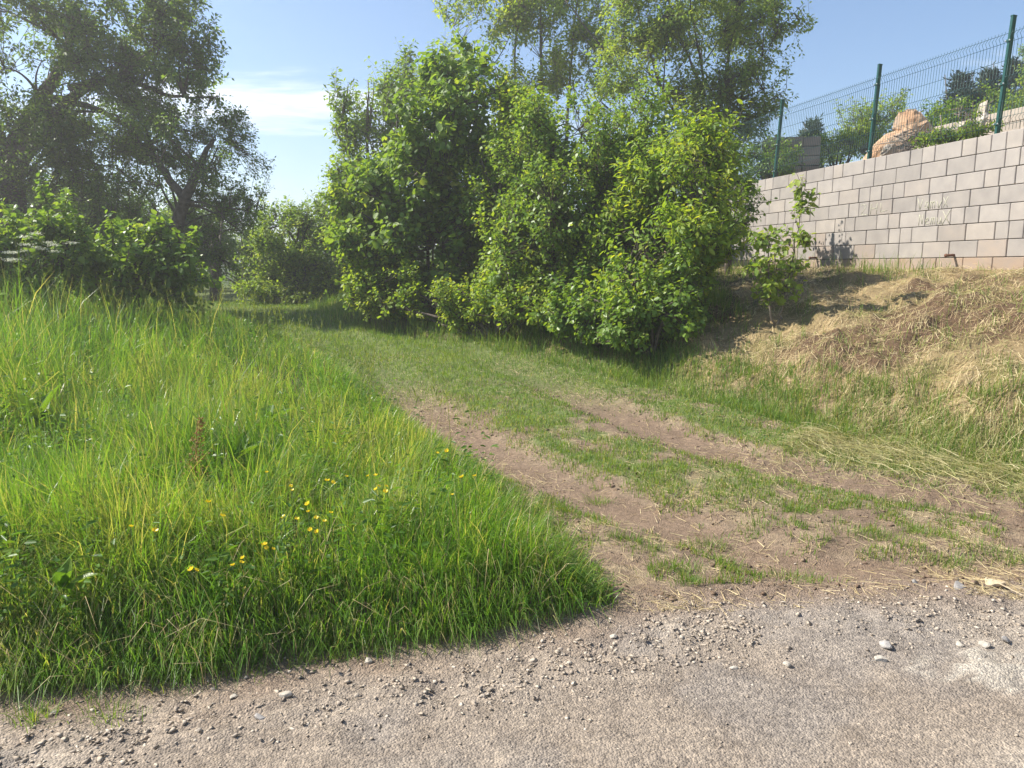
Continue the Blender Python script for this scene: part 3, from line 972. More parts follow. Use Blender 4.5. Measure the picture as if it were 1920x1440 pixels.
# rubble on the terrace
n = 900
uu = rng.uniform(0.6, 7.5, n); vv_ = -rng.uniform(0.35, 2.6, n)
P2 = WALL_P[None] + WALL_D[None] * uu[:, None] + WALL_N[None] * vv_[:, None]
PZ = np.column_stack([P2, H(P2[:, 0], P2[:, 1]) + 0.02 + 0.22 * np.exp(-((uu - 4.0) / 1.0) ** 2) * rng.random(n)])
stones_stuff('rubble', PZ, rng.uniform(0.02, 0.075, n) , rock_mat('rubble_stone', [(0.25, 0.15, 0.10), (0.38, 0.26, 0.18), (0.46, 0.37, 0.28), (0.5, 0.44, 0.36)]), 'reddish broken rubble strewn on the terrace behind the fence', 'rubble', 0.8, 4)

# gravel on the road
n = 60000
gx = rng.uniform(-2.6, 4.6, n * 3); gy = rng.uniform(1.7, 4.1, n * 3)
droad, dg, df, u_, v_ = masks(gx, gy)
dens = 0.06 + 0.9 * np.exp(-((droad - 0.40) / 0.26) ** 2) * (0.25 + 0.75 * sst(0.35, 0.6, fbm2(gx * 2.2, gy * 2.2, 61, 3)))
dens = np.where(droad < -0.05, 0.06, dens)
keep = (rng.random(n * 3) < dens * 0.55) & (droad > -0.5) & (dg < 0.05)
gx, gy = gx[keep], gy[keep]
bandk = np.exp(-((masks(gx, gy)[0] - 0.38) / 0.28) ** 2)
sz = 0.003 + (0.008 + 0.006 * bandk) * rng.random(len(gx)) ** (5.0 - 2.2 * bandk)
stones_stuff('gravel', np.column_stack([gx, gy, H(gx, gy) + sz * 0.02]), sz, M_GRAVEL, 'loose grey and beige gravel along the road edge', 'gravel', 0.55, 5, 16, 7)

# crumbs of soil on the track
n = 26000
cx_ = rng.uniform(-1.6, 4.8, n); cy_ = 3.4 + 5.5 * rng.random(n) ** 1.5
dr_, dg_, df_, u_, v_ = masks(cx_, cy_)
dm_ = np.minimum(dist_poly(cx_, cy_, RUT_L), dist_poly(cx_, cy_, RUT_R))
k_ = (dr_ < 0.1) & (dg_ < 0.02) & (df_ < 0.0) & (rng.random(n) < 0.06 + 0.5 * np.exp(-((dm_ - 0.26) / 0.1) ** 2) + 0.5 * sst(0.5, 0.62, fbm2(cx_ * 2.7, cy_ * 2.7, 67, 3)))
cx_, cy_ = cx_[k_], cy_[k_]
sz_ = 0.004 + 0.020 * rng.random(len(cx_)) ** 5
stones_stuff('soil_crumbs', np.column_stack([cx_, cy_, H(cx_, cy_)]), sz_, rock_mat('soil_crumb', [(0.15, 0.10, 0.068), (0.20, 0.14, 0.095), (0.26, 0.195, 0.135)]), 'loose brown crumbs of soil along the wheel ruts', 'soil', 0.7, 6, 8)

# single stones one can pick out
def stone(px, py, r, mat, seed, label, squash=(1.1, 0.85, 0.55)):
    p = hit(px, py)
    p[2] = Hs(p[0], p[1]) + r * squash[2] * 0.25
    o = link('stone', rock_mesh('stone', r, seed, squash, 18), mat, None, p)
    o.rotation_euler = (0.05, 0.05, seed * 1.3)
    tag(o, label, 'stone', 'stones at the road edge')


stone(1862, 1096, 0.062, M_TANSTONE, 31, 'large tan stone lying where the track meets the road, far right', (1.0, 1.0, 0.5))
stone(1797, 1104, 0.042, M_GREYSTONE, 32, 'flat blue-grey stone left of the large tan stone')
stone(1714, 1088, 0.022, M_GREYSTONE, 33, 'small round grey stone further left along the road edge from the flat blue-grey one')
stone(1652, 1238, 0.030, M_PALESTONE, 34, 'pale blocky stone sitting alone on the gravel with a sharp shadow')
stone(1475, 1246, 0.024, M_PALESTONE, 35, 'pale stone in the row of pebbles at mid road')
stone(1375, 1252, 0.020, M_PALESTONE, 36, 'whitish pebble left of the pale stone in the row')
stone(1800, 1210, 0.026, M_PALESTONE, 37, 'pale pebble leaning on its neighbours above the whitish patch')
stone(1845, 1212, 0.030, M_PALESTONE, 38, 'flat pale stone above the right end of the whitish patch')
stone(1885, 1206, 0.028, M_GREYSTONE, 39, 'dark grey stone nearest the right edge above the whitish patch')
stone(1660, 1215, 0.034, M_GREYSTONE, 40, 'dark grey wedge of stone just above the pale blocky stone')
stone(536, 1308, 0.026, M_PALESTONE, 41, 'pale grey-green stone on the soil below the grass verge')
stone(438, 1305, 0.018, M_PALESTONE, 42, 'small pale stone left of the grey-green one under the verge')
stone(488, 1347, 0.026, M_GREYSTONE, 43, 'flat grey stone in the gravel below the two verge stones')
stone(100, 1335, 0.018, M_PALESTONE, 44, 'pale pebble at the far left below the grass')
stone(690, 1240, 0.026, M_PALESTONE, 45, 'pale triangular stone in the shade of the overhanging grass')
stone(1150, 1195, 0.020, M_PALESTONE, 46, 'white pebble near the tip of the grass verge')

# ------------------------------------------------------------------ trees and shrubs
def make_plant(name, label, cat, base, lobes, nclu, mat, bark=M_BARK, leaf=(0.07, 0.05), per=14, twig=0.28, stems=None, group=None,
               cull=0.42, freq=1.3, seed=1, up=0.5, droop=0.35, fold=0.25, curl=0.25, shell=0.5, limb_r=0.03, part='crown', trunk_part='trunk', rbias=0.0, wide=0.35, spread=0.9, zmin=None, simple=False, shoots=30, shoot_len=0.7):
    """lobes: (px, py, depth, rx_px, ry_px, rdepth_m); stems: polylines of (px, py, depth, radius)"""
    rs = np.random.default_rng(seed)
    base = np.asarray(base, float)
    root = empty(name, base, label, cat, group)
    C = np.array([at(l[0], l[1], l[2]) for l in lobes])
    R = np.array([[l[3] * l[2] / F_PX, l[5], l[4] * l[2] / F_PX] for l in lobes])
    C0, R0 = C, R
    cs, rr_ = [C], [R * 0.86]
    for c_, r_ in zip(C, R):           # bulges on every lobe
        d = nrm(rs.normal(size=(9, 3)))
        cs.append(c_ + d * r_ * 0.84); rr_.append(np.tile(r_, (9, 1)) * rs.uniform(0.26, 0.46, (9, 1)))
    C = np.concatenate(cs); R = np.concatenate(rr_)
    wgt = (R[:, 0] * R[:, 1] * R[:, 2]) ** 0.6; wgt[:len(C0)] *= 0.5; wgt /= wgt.sum()
    P = []; O = []
    need = nclu; tries = 0
    while need > 0 and tries < 12:
        tries += 1
        m = need * 2 + 50
        li = rs.choice(len(C), m, p=wgt)
        d = nrm(rs.normal(size=(m, 3)))
        rad = shell + (1.06 - shell) * rs.random(m) ** 0.6
        rad = np.where(rs.random(m) < 0.07, rad * rs.uniform(1.05, 1.35, m), rad)
        p = C[li] + d * R[li] * rad[:, None]
        p = p + (np.stack([fbm3(p * 1.7 + 9 * k, seed + k) for k in range(3)], 1) - 0.5) * 0.5 * R[li].min(1)[:, None]
        ok = fbm3(p * freq + seed * 3.1, seed + 9) > cull * (0.8 + 0.35 * rs.random(m))
        # drop what is deep inside another lobe
        for c_, r_ in zip(C0, R0):
            q = np.linalg.norm((p - c_) / r_, axis=1)
            ok &= ~((q < shell * 0.85) & (rs.random(m) < 0.8))
        ok &= p[:, 2] > (H(p[:, 0], p[:, 1], False) + 0.08 if zmin is None else zmin)
        p = p[ok][:need]; o_ = nrm((d / R[li] * R[li].mean())[ok][:need])
        P.append(p); O.append(o_); need -= len(p)
    P = np.concatenate(P); O = np.concatenate(O)
    sh = []
    for i_ in rs.choice(len(P), min(shoots, len(P)), replace=False):
        dd = nrm(O[i_] * 0.6 + np.array([0, 0, 0.75]) + rs.normal(0, 0.25, 3)); L_ = rs.uniform(0.35, 1.0) * shoot_len
        tt = np.linspace(0.25, 1.0, 6)[:, None]
        q = P[i_] + dd * L_ * tt + np.array([0, 0, -0.18 * L_]) * tt ** 2
        P = np.concatenate([P, q]); O = np.concatenate([O, np.tile(dd, (6, 1))]); sh.append(np.concatenate([P[i_][None], q]))
    N = len(P)
    # ---- wood
    acc = Acc(); skel = [base]
    if stems is None:
        stems = []
    limbs = []
    for s_ in stems:
        q = np.array([at(*t[:3]) for t in s_]); r = np.array([t[3] for t in s_])
        tt = np.linspace(0, len(q) - 1, max(8, 4 * len(q)))
        qs = np.stack([np.interp(tt, np.arange(len(q)), q[:, k]) for k in range(3)], 1)
        ker = np.array([.25, .5, .25])
        for _ in range(2):
            qs[1:-1] = 0.25 * qs[:-2] + 0.5 * qs[1:-1] + 0.25 * qs[2:]
        qs[1:-1] += rs.normal(0, 0.012, qs[1:-1].shape)
        rr = np.interp(tt, np.arange(len(q)), r)
        tube(acc, qs, rr, 8); skel.extend(qs)
    sk0 = np.array(skel)
    for c_, r_ in zip(C0, R0):
        src = sk0[np.argmin(np.linalg.norm(sk0 - (c_ - np.array([0, 0, r_[2] * 0.8])), axis=1))] if len(sk0) > 1 else base
        for k in range(3):
            e_ = c_ + nrm(rs.normal(size=3) + np.array([0, 0, 0.6])) * r_ * 0.75
            t_ = np.linspace(0, 1, 8)[:, None]
            mid = (src + e_) / 2 + rs.normal(0, 0.12, 3) * np.linalg.norm(e_ - src) + np.array([0, 0, 0.1 * np.linalg.norm(e_ - src)])
            pl = (1 - t_) ** 2 * src + 2 * t_ * (1 - t_) * mid + t_ ** 2 * e_
            tube(acc, pl, np.linspace(limb_r, limb_r * 0.25, 8), 5); skel.extend(pl)
    for q in sh: tube(acc, q, np.linspace(0.007, 0.002, len(q)), 3); skel.extend(q)
    sk = np.array(skel)
    a_dir = nrm(O * 0.75 + np.array([0, 0, up]) + rs.normal(0, 0.45, (N, 3)))
    tl = twig * (0.6 + 0.8 * rs.random(N))
    A = P - a_dir * tl[:, None] * 0.5; B = P + a_dir * tl[:, None] * 0.55
    near = np.array([sk[np.argmin(((sk - a) ** 2).sum(1))] for a in A])
    prisms(acc, near, A, 0.007, 0.004)
    prisms(acc, A, B, 0.004, 0.002)
    link(trunk_part, acc.mesh(trunk_part, base, True), bark, root)
    # ---- leaves
    acc = Acc()
    M_ = N * per
    ci = np.repeat(np.arange(N), per)
    t_ = np.tile(np.linspace(0.02, 1.0, per), N) + rs.normal(0, 0.03, M_)
    ph = np.tile(np.arange(per) * 2.4, N) + np.repeat(rs.random(N) * 6.28, per) + rs.normal(0, 0.4, M_)
    a_ = a_dir[ci]
    s1 = nrm(np.cross(a_, np.array([0.2, 0.3, 0.93]))); s2 = np.cross(a_, s1)
    radial = s1 * np.cos(ph)[:, None] + s2 * np.sin(ph)[:, None]
    LP = A[ci] + (B - A)[ci] * t_[:, None] + radial * (leaf[0] * 0.25)
    ax = nrm(a_ * 0.55 + radial * spread + np.array([0, 0, -droop]) + rs.normal(0, 0.25, (M_, 3)))
    no = nrm(np.array([0, 0, 0.45]) + np.array(S) * 0.55 + O[ci] * 0.4 + rs.normal(0, 0.5, (M_, 3)))
    sz = (0.65 + 0.6 * rs.random(M_)) * np.repeat(0.8 + 0.4 * rs.random(N), per)
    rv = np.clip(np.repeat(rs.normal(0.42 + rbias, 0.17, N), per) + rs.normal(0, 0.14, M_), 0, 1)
    leaves(acc, LP, ax, no, leaf[0] * sz, leaf[1] * sz, fold, curl, rv, wide, simple)
    link(part, acc.mesh(part, base), mat, root)
    return root


def gnd(px, depth):
    p = at(px, 500, depth); p[2] = Hs(p[0], p[1], False) - 0.03
    return p


def gp(px, depth, r):
    """stem start on the ground, as a pixel tuple"""
    p = gnd(px, depth); q = p - CAM
    fwd = q[1] * math.cos(PITCH) - q[2] * math.sin(PITCH); upc = q[1] * math.sin(PITCH) + q[2] * math.cos(PITCH)
    return (960 + F_PX * q[0] / fwd, 720 - F_PX * upc / fwd, depth, r)


# --- left side
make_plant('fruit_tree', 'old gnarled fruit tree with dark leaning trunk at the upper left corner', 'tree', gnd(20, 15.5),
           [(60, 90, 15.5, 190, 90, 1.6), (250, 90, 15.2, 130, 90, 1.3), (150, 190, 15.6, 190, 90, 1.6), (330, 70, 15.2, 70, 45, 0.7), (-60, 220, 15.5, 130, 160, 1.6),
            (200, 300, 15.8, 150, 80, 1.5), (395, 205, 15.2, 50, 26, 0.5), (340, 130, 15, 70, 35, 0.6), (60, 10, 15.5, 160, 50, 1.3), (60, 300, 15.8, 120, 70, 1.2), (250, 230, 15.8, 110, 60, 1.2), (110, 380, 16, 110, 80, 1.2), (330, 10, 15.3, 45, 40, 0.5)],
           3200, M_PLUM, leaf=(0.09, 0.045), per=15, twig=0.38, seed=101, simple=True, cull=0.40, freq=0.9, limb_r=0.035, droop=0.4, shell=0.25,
           stems=[[gp(25, 15.5, 0.27), (28, 420, 15.5, 0.23), (20, 300, 15.5, 0.21), (60, 210, 15.5, 0.15), (120, 120, 15.4, 0.09), (150, 20, 15.4, 0.04)],
                  [(22, 330, 15.5, 0.19), (75, 240, 15.3, 0.11), (160, 160, 15.2, 0.085), (225, 150, 15.2, 0.06), (290, 90, 15.1, 0.03)],
                  [(130, 165, 15.3, 0.07), (220, 140, 15.2, 0.06), (300, 175, 15.1, 0.04), (360, 185, 15.1, 0.02), (410, 180, 15.1, 0.01)],
                  [(20, 300, 15.5, 0.15), (-40, 180, 15.6, 0.10), (-80, 60, 15.6, 0.05)],
                  [(60, 215, 15.5, 0.10), (100, 180, 15.9, 0.08), (200, 210, 16, 0.05), (280, 270, 16, 0.02)]])
make_plant('fruit_tree', 'dome-crowned fruit tree with a dark slanting trunk, right of the old gnarled tree', 'tree', gnd(322, 14.8),
           [(340, 250, 14.8, 110, 62, 1.3), (420, 320, 14.6, 70, 70, 1.0), (300, 330, 15, 110, 80, 1.3), (440, 390, 14.7, 50, 60, 0.8), (210, 370, 15.2, 100, 80, 1.2), (370, 400, 15.2, 90, 60, 1.0), (330, 455, 14.8, 110, 45, 0.9), (190, 455, 15.0, 120, 50, 0.9), (430, 465, 15.2, 50, 45, 0.7)],
           2000, M_PLUM, leaf=(0.065, 0.032), per=16, twig=0.32, seed=113, simple=True, cull=0.40, freq=1.0, limb_r=0.03, droop=0.5, shell=0.35, rbias=-0.03,
           stems=[[gp(318, 14.8, 0.14), (325, 440, 14.8, 0.13), (345, 375, 14.8, 0.11), (375, 310, 14.8, 0.07), (400, 260, 14.8, 0.03)],
                  [(345, 375, 14.8, 0.09), (300, 310, 14.9, 0.06), (270, 260, 14.9, 0.03)]])
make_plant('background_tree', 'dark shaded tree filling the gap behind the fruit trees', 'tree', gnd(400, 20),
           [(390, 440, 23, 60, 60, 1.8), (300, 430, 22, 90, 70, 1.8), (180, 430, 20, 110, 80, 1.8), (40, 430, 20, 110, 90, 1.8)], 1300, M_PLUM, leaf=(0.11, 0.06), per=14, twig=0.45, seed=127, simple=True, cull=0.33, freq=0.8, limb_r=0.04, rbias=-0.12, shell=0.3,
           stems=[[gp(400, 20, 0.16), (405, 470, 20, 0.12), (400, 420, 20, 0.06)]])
make_plant('leafy_shrub', 'large-leaved shrub poking above the tall grass, below the slanting trunk', 'shrub', gnd(250, 10.6),
           [(255, 490, 10.6, 95, 50, 0.6), (200, 520, 10.5, 80, 45, 0.6), (310, 520, 10.6, 60, 45, 0.5), (290, 455, 10.6, 35, 30, 0.3)], 340, M_SHRUB, leaf=(0.092, 0.066), per=11, twig=0.26, seed=131, cull=0.36, freq=1.6, rbias=-0.05, droop=0.55,
           stems=[[gp(250, 10.6, 0.018), (260, 500, 10.6, 0.012), (290, 440, 10.6, 0.006)], [gp(235, 10.6, 0.018), (200, 520, 10.6, 0.012), (180, 480, 10.5, 0.006)]], trunk_part='stems', part='foliage')
make_plant('leafy_shrub', 'tangled pale-tipped shrub at the left edge beside the tall grass', 'shrub', gnd(30, 9.2),
           [(30, 500, 9.2, 100, 70, 0.8), (110, 470, 9.8, 70, 50, 0.6), (10, 590, 8.6, 90, 70, 0.7), (-40, 450, 9.4, 80, 70, 0.7)], 600, M_SHRUB, leaf=(0.075, 0.055), per=12, twig=0.24, seed=137, cull=0.36, freq=1.6, rbias=0.0, droop=0.4,
           stems=[[gp(30, 9.2, 0.018), (25, 500, 9.2, 0.012), (10, 440, 9.2, 0.006)], [gp(60, 9.3, 0.018), (100, 500, 9.5, 0.012), (130, 450, 9.6, 0.006)]], trunk_part='stems', part='foliage')

def backdrop_tree(px, depth, lobes, label, seed, n=560, mat=M_PLUM, leaf=(0.16, 0.09)):
    make_plant('background_tree', label, 'tree', gnd(px, depth), lobes, n, mat, leaf=leaf, per=12, twig=0.5, seed=seed, simple=True, cull=0.34, freq=0.7, limb_r=0.04, rbias=0.0, shell=0.4,
               stems=[[gp(px, depth, 0.16), (px, 470, depth, 0.12), (px, 430, depth, 0.06)]], group='trees behind the meadow and thicket')


backdrop_tree(120, 25, [(60, 450, 25, 150, 60, 2), (200, 470, 25, 120, 60, 2), (120, 530, 24, 190, 40, 1.5)], 'leafy tree far behind the left meadow, under the old fruit tree', 301)
backdrop_tree(460, 27, [(440, 490, 27, 90, 45, 1.8), (500, 480, 29, 80, 40, 1.8), (440, 535, 26, 110, 30, 1.5)], 'shaded tree at the back of the bend left of the rounded shrub', 303)
backdrop_tree(660, 24, [(640, 480, 24, 80, 60, 1.6), (700, 440, 24, 80, 70, 1.6), (650, 540, 23, 90, 30, 1.3)], 'green tree behind the yellow-green bush at the thicket end', 307, 700, M_HAZEL)
backdrop_tree(960, 17, [(940, 400, 17, 110, 110, 1.3), (1060, 380, 17, 110, 120, 1.3), (880, 500, 17, 110, 70, 1.2), (1180, 420, 16, 100, 120, 1.1)], 'dark leafy tree filling the inside of the thicket', 311, 800, M_HAZEL, (0.12, 0.08))

# --- right hand thicket, far to near
make_plant('round_shrub', 'rounded bright green shrub at the bend where the track disappears', 'shrub', gnd(550, 19.5),
           [(555, 450, 19.5, 82, 65, 1.3), (505, 490, 19.2, 42, 55, 0.8), (600, 430, 19.8, 50, 40, 0.9), (610, 500, 19.5, 45, 50, 0.9), (535, 430, 19.5, 45, 35, 0.8), (560, 530, 19.2, 75, 35, 1.0), (500, 535, 18.8, 45, 30, 0.7), (495, 550, 18.4, 40, 20, 0.6), (560, 552, 18.5, 60, 20, 0.6), (620, 548, 18.6, 45, 24, 0.6)],
           1500, M_HAZEL, leaf=(0.085, 0.058), per=13, twig=0.32, seed=139, simple=True, cull=0.36, freq=1.2, rbias=0.15, shell=0.55,
           stems=[[gp(550, 19.5, 0.05), (552, 480, 19.5, 0.03), (560, 430, 19.5, 0.015)]], trunk_part='stems', part='foliage')
make_plant('slender_maple', 'tall feathery pale-leaved maple rising behind the dark hazel, cloud to its left', 'tree', gnd(690, 17.5),
           [(690, 200, 17.5, 45, 60, 0.8), (745, 160, 17.5, 40, 45, 0.8), (665, 300, 17.5, 38, 55, 0.7), (640, 370, 17.2, 38, 45, 0.6), (720, 260, 17.6, 50, 60, 0.8), (780, 160, 17.5, 30, 40, 0.5), (650, 185, 17.4, 28, 35, 0.4), (650, 440, 17.0, 40, 50, 0.6), (640, 250, 17.4, 22, 40, 0.4), (700, 330, 17.4, 45, 60, 0.6)],
           620, M_MAPLE, bark=M_BARK_PALE, leaf=(0.11, 0.055), per=11, twig=0.5, seed=149, simple=True, cull=0.42, freq=1.1, rbias=-0.05, up=0.9, shell=0.15,
           stems=[[gp(690, 17.5, 0.07), (690, 400, 17.5, 0.05), (688, 260, 17.5, 0.03), (690, 150, 17.5, 0.012)], [(690, 380, 17.5, 0.04), (730, 260, 17.5, 0.025), (760, 130, 17.5, 0.01)],
                  [(690, 400, 17.5, 0.03), (660, 330, 17.4, 0.02), (640, 190, 17.4, 0.008)]])
make_plant('slender_tree', 'tall thin-trunked tree with airy pale crown at the top centre', 'tree', gnd(965, 20.5),
           [(930, 60, 20.5, 95, 65, 1.1), (1030, 40, 20.6, 95, 70, 1.1), (900, 140, 20.5, 55, 45, 0.8), (1080, 110, 20.7, 70, 60, 0.9), (985, 180, 20.6, 70, 55, 0.8), (1130, 30, 20.8, 60, 60, 0.8), (980, -60, 20.6, 150, 70, 1.2)],
           1150, M_ASH, bark=M_BARK_PALE, leaf=(0.12, 0.058), per=12, twig=0.55, seed=151, simple=True, cull=0.40, freq=1.1, rbias=0.15, up=0.5, shell=0.15, limb_r=0.016,
           stems=[[gp(1018, 20.5, 0.07), (1018, 300, 20.5, 0.055), (1016, 120, 20.5, 0.04), (1012, -40, 20.5, 0.02)], [gp(970, 20.4, 0.06), (972, 250, 20.5, 0.045), (962, 110, 20.5, 0.03), (985, -40, 20.5, 0.015)],
                  [gp(1060, 20.7, 0.06), (1062, 250, 20.7, 0.045), (1075, 60, 20.7, 0.025), (1090, -40, 20.7, 0.012)], [(972, 180, 20.5, 0.03), (900, 110, 20.5, 0.018), (850, 50, 20.5, 0.008)]])
make_plant('hazel_bush', 'tall dark green hazel with broad hanging leaves left of the light gap', 'shrub', gnd(800, 13.3),
           [(820, 250, 13.4, 85, 90, 1.1), (870, 170, 13.6, 70, 60, 0.9), (760, 350, 13.2, 85, 80, 1.1), (870, 360, 13.3, 90, 110, 1.1), (720, 430, 13.0, 70, 80, 0.9), (820, 480, 13.0, 90, 80, 0.9), (830, 560, 12.6, 90, 40, 0.7), (900, 260, 13.5, 60, 80, 0.9)],
           1900, M_HAZEL, leaf=(0.105, 0.085), per=10, twig=0.32, seed=157, cull=0.37, freq=1.3, rbias=-0.02, droop=0.5, shell=0.55, limb_r=0.025,
           stems=[[gp(800 + 25 * k, 13.3, 0.035), (805 + 30 * k, 400, 13.3, 0.028), (820 + 38 * k, 200, 13.4, 0.012)] for k in (-2, -1, 0, 1, 2)])
make_plant('field_maple_bush', 'yellow-green bush spilling to the ground at the left end of the thicket', 'shrub', gnd(690, 13.4),
           [(690, 470, 13.2, 55, 75, 0.7), (665, 400, 13.6, 40, 60, 0.6), (740, 540, 12.6, 60, 45, 0.6), (690, 545, 12.9, 45, 40, 0.5)],
           800, M_ASH, leaf=(0.07, 0.055), per=12, twig=0.26, seed=163, cull=0.35, freq=1.6, rbias=0.05, stems=[[gp(690, 13.3, 0.03), (690, 480, 13.3, 0.02), (675, 390, 13.4, 0.008)]], trunk_part='stems', part='foliage')
make_plant('dogwood_bush', 'dense green bush in the middle of the thicket with dark hollow above', 'shrub', gnd(1080, 11.2),
           [(1060, 360, 11.4, 110, 110, 1.0), (1130, 260, 11.7, 110, 90, 1.0), (1010, 460, 11.0, 85, 90, 0.8), (1120, 470, 10.9, 110, 90, 0.8), (1010, 280, 11.8, 60, 70, 0.8), (1200, 330, 11.6, 90, 90, 0.9), (1060, 560, 10.6, 100, 50, 0.7), (960, 380, 12.2, 60, 120, 0.8)],
           2300, M_SHRUB, leaf=(0.07, 0.045), per=13, twig=0.28, seed=167, simple=True, cull=0.38, freq=1.5, rbias=0.04, droop=0.4, shell=0.55,
           stems=[[gp(1080 + 40 * k, 11.3, 0.03), (1085 + 45 * k, 400, 11.3, 0.022), (1090 + 60 * k, 250, 11.5, 0.01)] for k in (-1, 0, 1, 2)], trunk_part='stems', part='foliage')
make_plant('elder_bush', 'sunlit yellow-green bush filling the gap between the dark hazel and the dense middle bush', 'shrub', gnd(945, 11.8),
           [(940, 430, 11.8, 55, 100, 0.6), (925, 320, 12.3, 50, 75, 0.5), (960, 525, 11.3, 60, 60, 0.5), (985, 230, 12.4, 50, 60, 0.5)],
           800, M_ASH, leaf=(0.08, 0.05), per=12, twig=0.28, seed=199, simple=True, cull=0.35, freq=1.5, rbias=0.05, droop=0.4, shell=0.5,
           stems=[[gp(945, 11.8, 0.025), (942, 430, 11.8, 0.018), (935, 310, 12.0, 0.008)]], trunk_part='stems', part='foliage')
make_plant('multi_stem_tree', 'tall many-stemmed tree spreading over the fence at the right of the thicket', 'tree', gnd(1345, 17.6),
           [(1330, 60, 17.6, 110, 75, 1.1), (1430, 60, 17.6, 75, 60, 0.9), (1240, 110, 17.5, 85, 80, 1.0), (1400, 160, 17.5, 75, 45, 0.8), (1330, 200, 17.4, 90, 60, 0.9), (1430, 190, 17.4, 40, 18, 0.4), (1480, 30, 17.5, 45, 35, 0.5), (1180, 50, 17.8, 70, 70, 0.9),
            (1380, 250, 17.4, 55, 50, 0.6), (1390, 330, 17.4, 32, 45, 0.4), (1330, -60, 17.6, 190, 70, 1.2), (1160, 170, 17.2, 70, 60, 0.7)],
           2000, M_MAPLE, bark=M_BARK, leaf=(0.10, 0.05), per=13, twig=0.45, seed=173, simple=True, cull=0.39, freq=1.2, rbias=0.16, up=0.5, shell=0.2, limb_r=0.018, droop=0.4,
           stems=[[gp(1345, 17.6, 0.06), (1342, 330, 17.6, 0.055), (1345, 200, 17.6, 0.045), (1380, 40, 17.6, 0.028), (1390, -60, 17.6, 0.012)],
                  [gp(1330, 17.6, 0.055), (1325, 330, 17.6, 0.05), (1320, 150, 17.6, 0.03), (1295, 20, 17.6, 0.015)],
                  [(1340, 300, 17.6, 0.04), (1320, 180, 17.5, 0.03), (1270, 60, 17.5, 0.02), (1240, -40, 17.5, 0.01)],
                  [(1335, 330, 17.6, 0.04), (1240, 170, 17.4, 0.03), (1200, 40, 17.4, 0.02), (1190, -40, 17.4, 0.01)],
                  [(1180, 150, 17.3, 0.025), (1105, 60, 17.3, 0.018), (1060, 0, 17.3, 0.01)],
                  [(1350, 260, 17.6, 0.03), (1400, 160, 17.5, 0.016), (1470, 40, 17.5, 0.008)], [(1350, 250, 17.6, 0.025), (1410, 220, 17.4, 0.012), (1475, 165, 17.4, 0.005)]])
make_plant('slim_tree', 'slim dark tree trunk hung with ivy leaves in front of the wall end', 'tree', gnd(1362, 13.0),
           [(1372, 380, 13.0, 42, 65, 0.4), (1385, 430, 13.9, 28, 25, 0.25), (1360, 310, 13.1, 50, 50, 0.5)],
           170, M_SHRUB, leaf=(0.065, 0.042), per=11, twig=0.28, seed=179, shoots=6, shoot_len=0.3, cull=0.4, freq=1.8, rbias=-0.15, droop=0.8, shell=0.2, limb_r=0.012,
           stems=[[gp(1366, 13.0, 0.062), (1364, 440, 13.0, 0.058), (1360, 340, 13.0, 0.05), (1350, 240, 13.1, 0.035)]])
make_plant('ash_bush', 'bright yellow-green ash bush bulging forward at the right of the thicket', 'shrub', gnd(1260, 9.9),
           [(1290, 370, 10.2, 90, 100, 0.8), (1240, 470, 9.8, 110, 80, 0.8), (1310, 290, 10.5, 70, 50, 0.6), (1200, 540, 9.5, 90, 60, 0.6), (1298, 450, 10.2, 40, 70, 0.5), (1170, 440, 10.2, 60, 60, 0.6)],
           1700, M_ASH, leaf=(0.085, 0.038), per=13, twig=0.3, seed=181, cull=0.38, freq=1.5, rbias=0.05, droop=0.4, shell=0.5,
           stems=[[gp(1250 + 25 * k, 10.0, 0.025), (1260 + 30 * k, 450, 10.0, 0.018), (1270 + 40 * k, 320, 10.2, 0.008)] for k in (-1, 0, 1)], trunk_part='stems', part='foliage')
make_plant('bramble', 'low dark bramble at the foot of the ash bush by the track', 'shrub', gnd(1230, 9.0),
           [(1240, 590, 9.0, 70, 45, 0.5), (1170, 600, 9.1, 60, 40, 0.45), (1100, 590, 9.7, 60, 45, 0.45), (1270, 545, 9.3, 40, 55, 0.4)],
           650, M_SHRUB, leaf=(0.06, 0.044), per=12, twig=0.22, seed=191, shoots=25, shoot_len=0.45, cull=0.36, freq=1.8, rbias=-0.05, droop=0.6, trunk_part='stems', part='foliage')
make_plant('bramble', 'sunlit yellowish undergrowth along the track below the hazel', 'shrub', gnd(930, 11.0),
           [(1000, 575, 10.6, 60, 42, 0.5), (930, 565, 11.2, 60, 45, 0.5), (860, 570, 11.7, 60, 40, 0.5), (790, 570, 12.0, 50, 35, 0.4), (730, 570, 12.6, 45, 30, 0.4)],
           900, M_ASH, leaf=(0.06, 0.042), per=12, twig=0.22, seed=193, shoots=25, shoot_len=0.45, cull=0.36, freq=1.8, rbias=0.1, droop=0.5, trunk_part='stems', part='foliage')

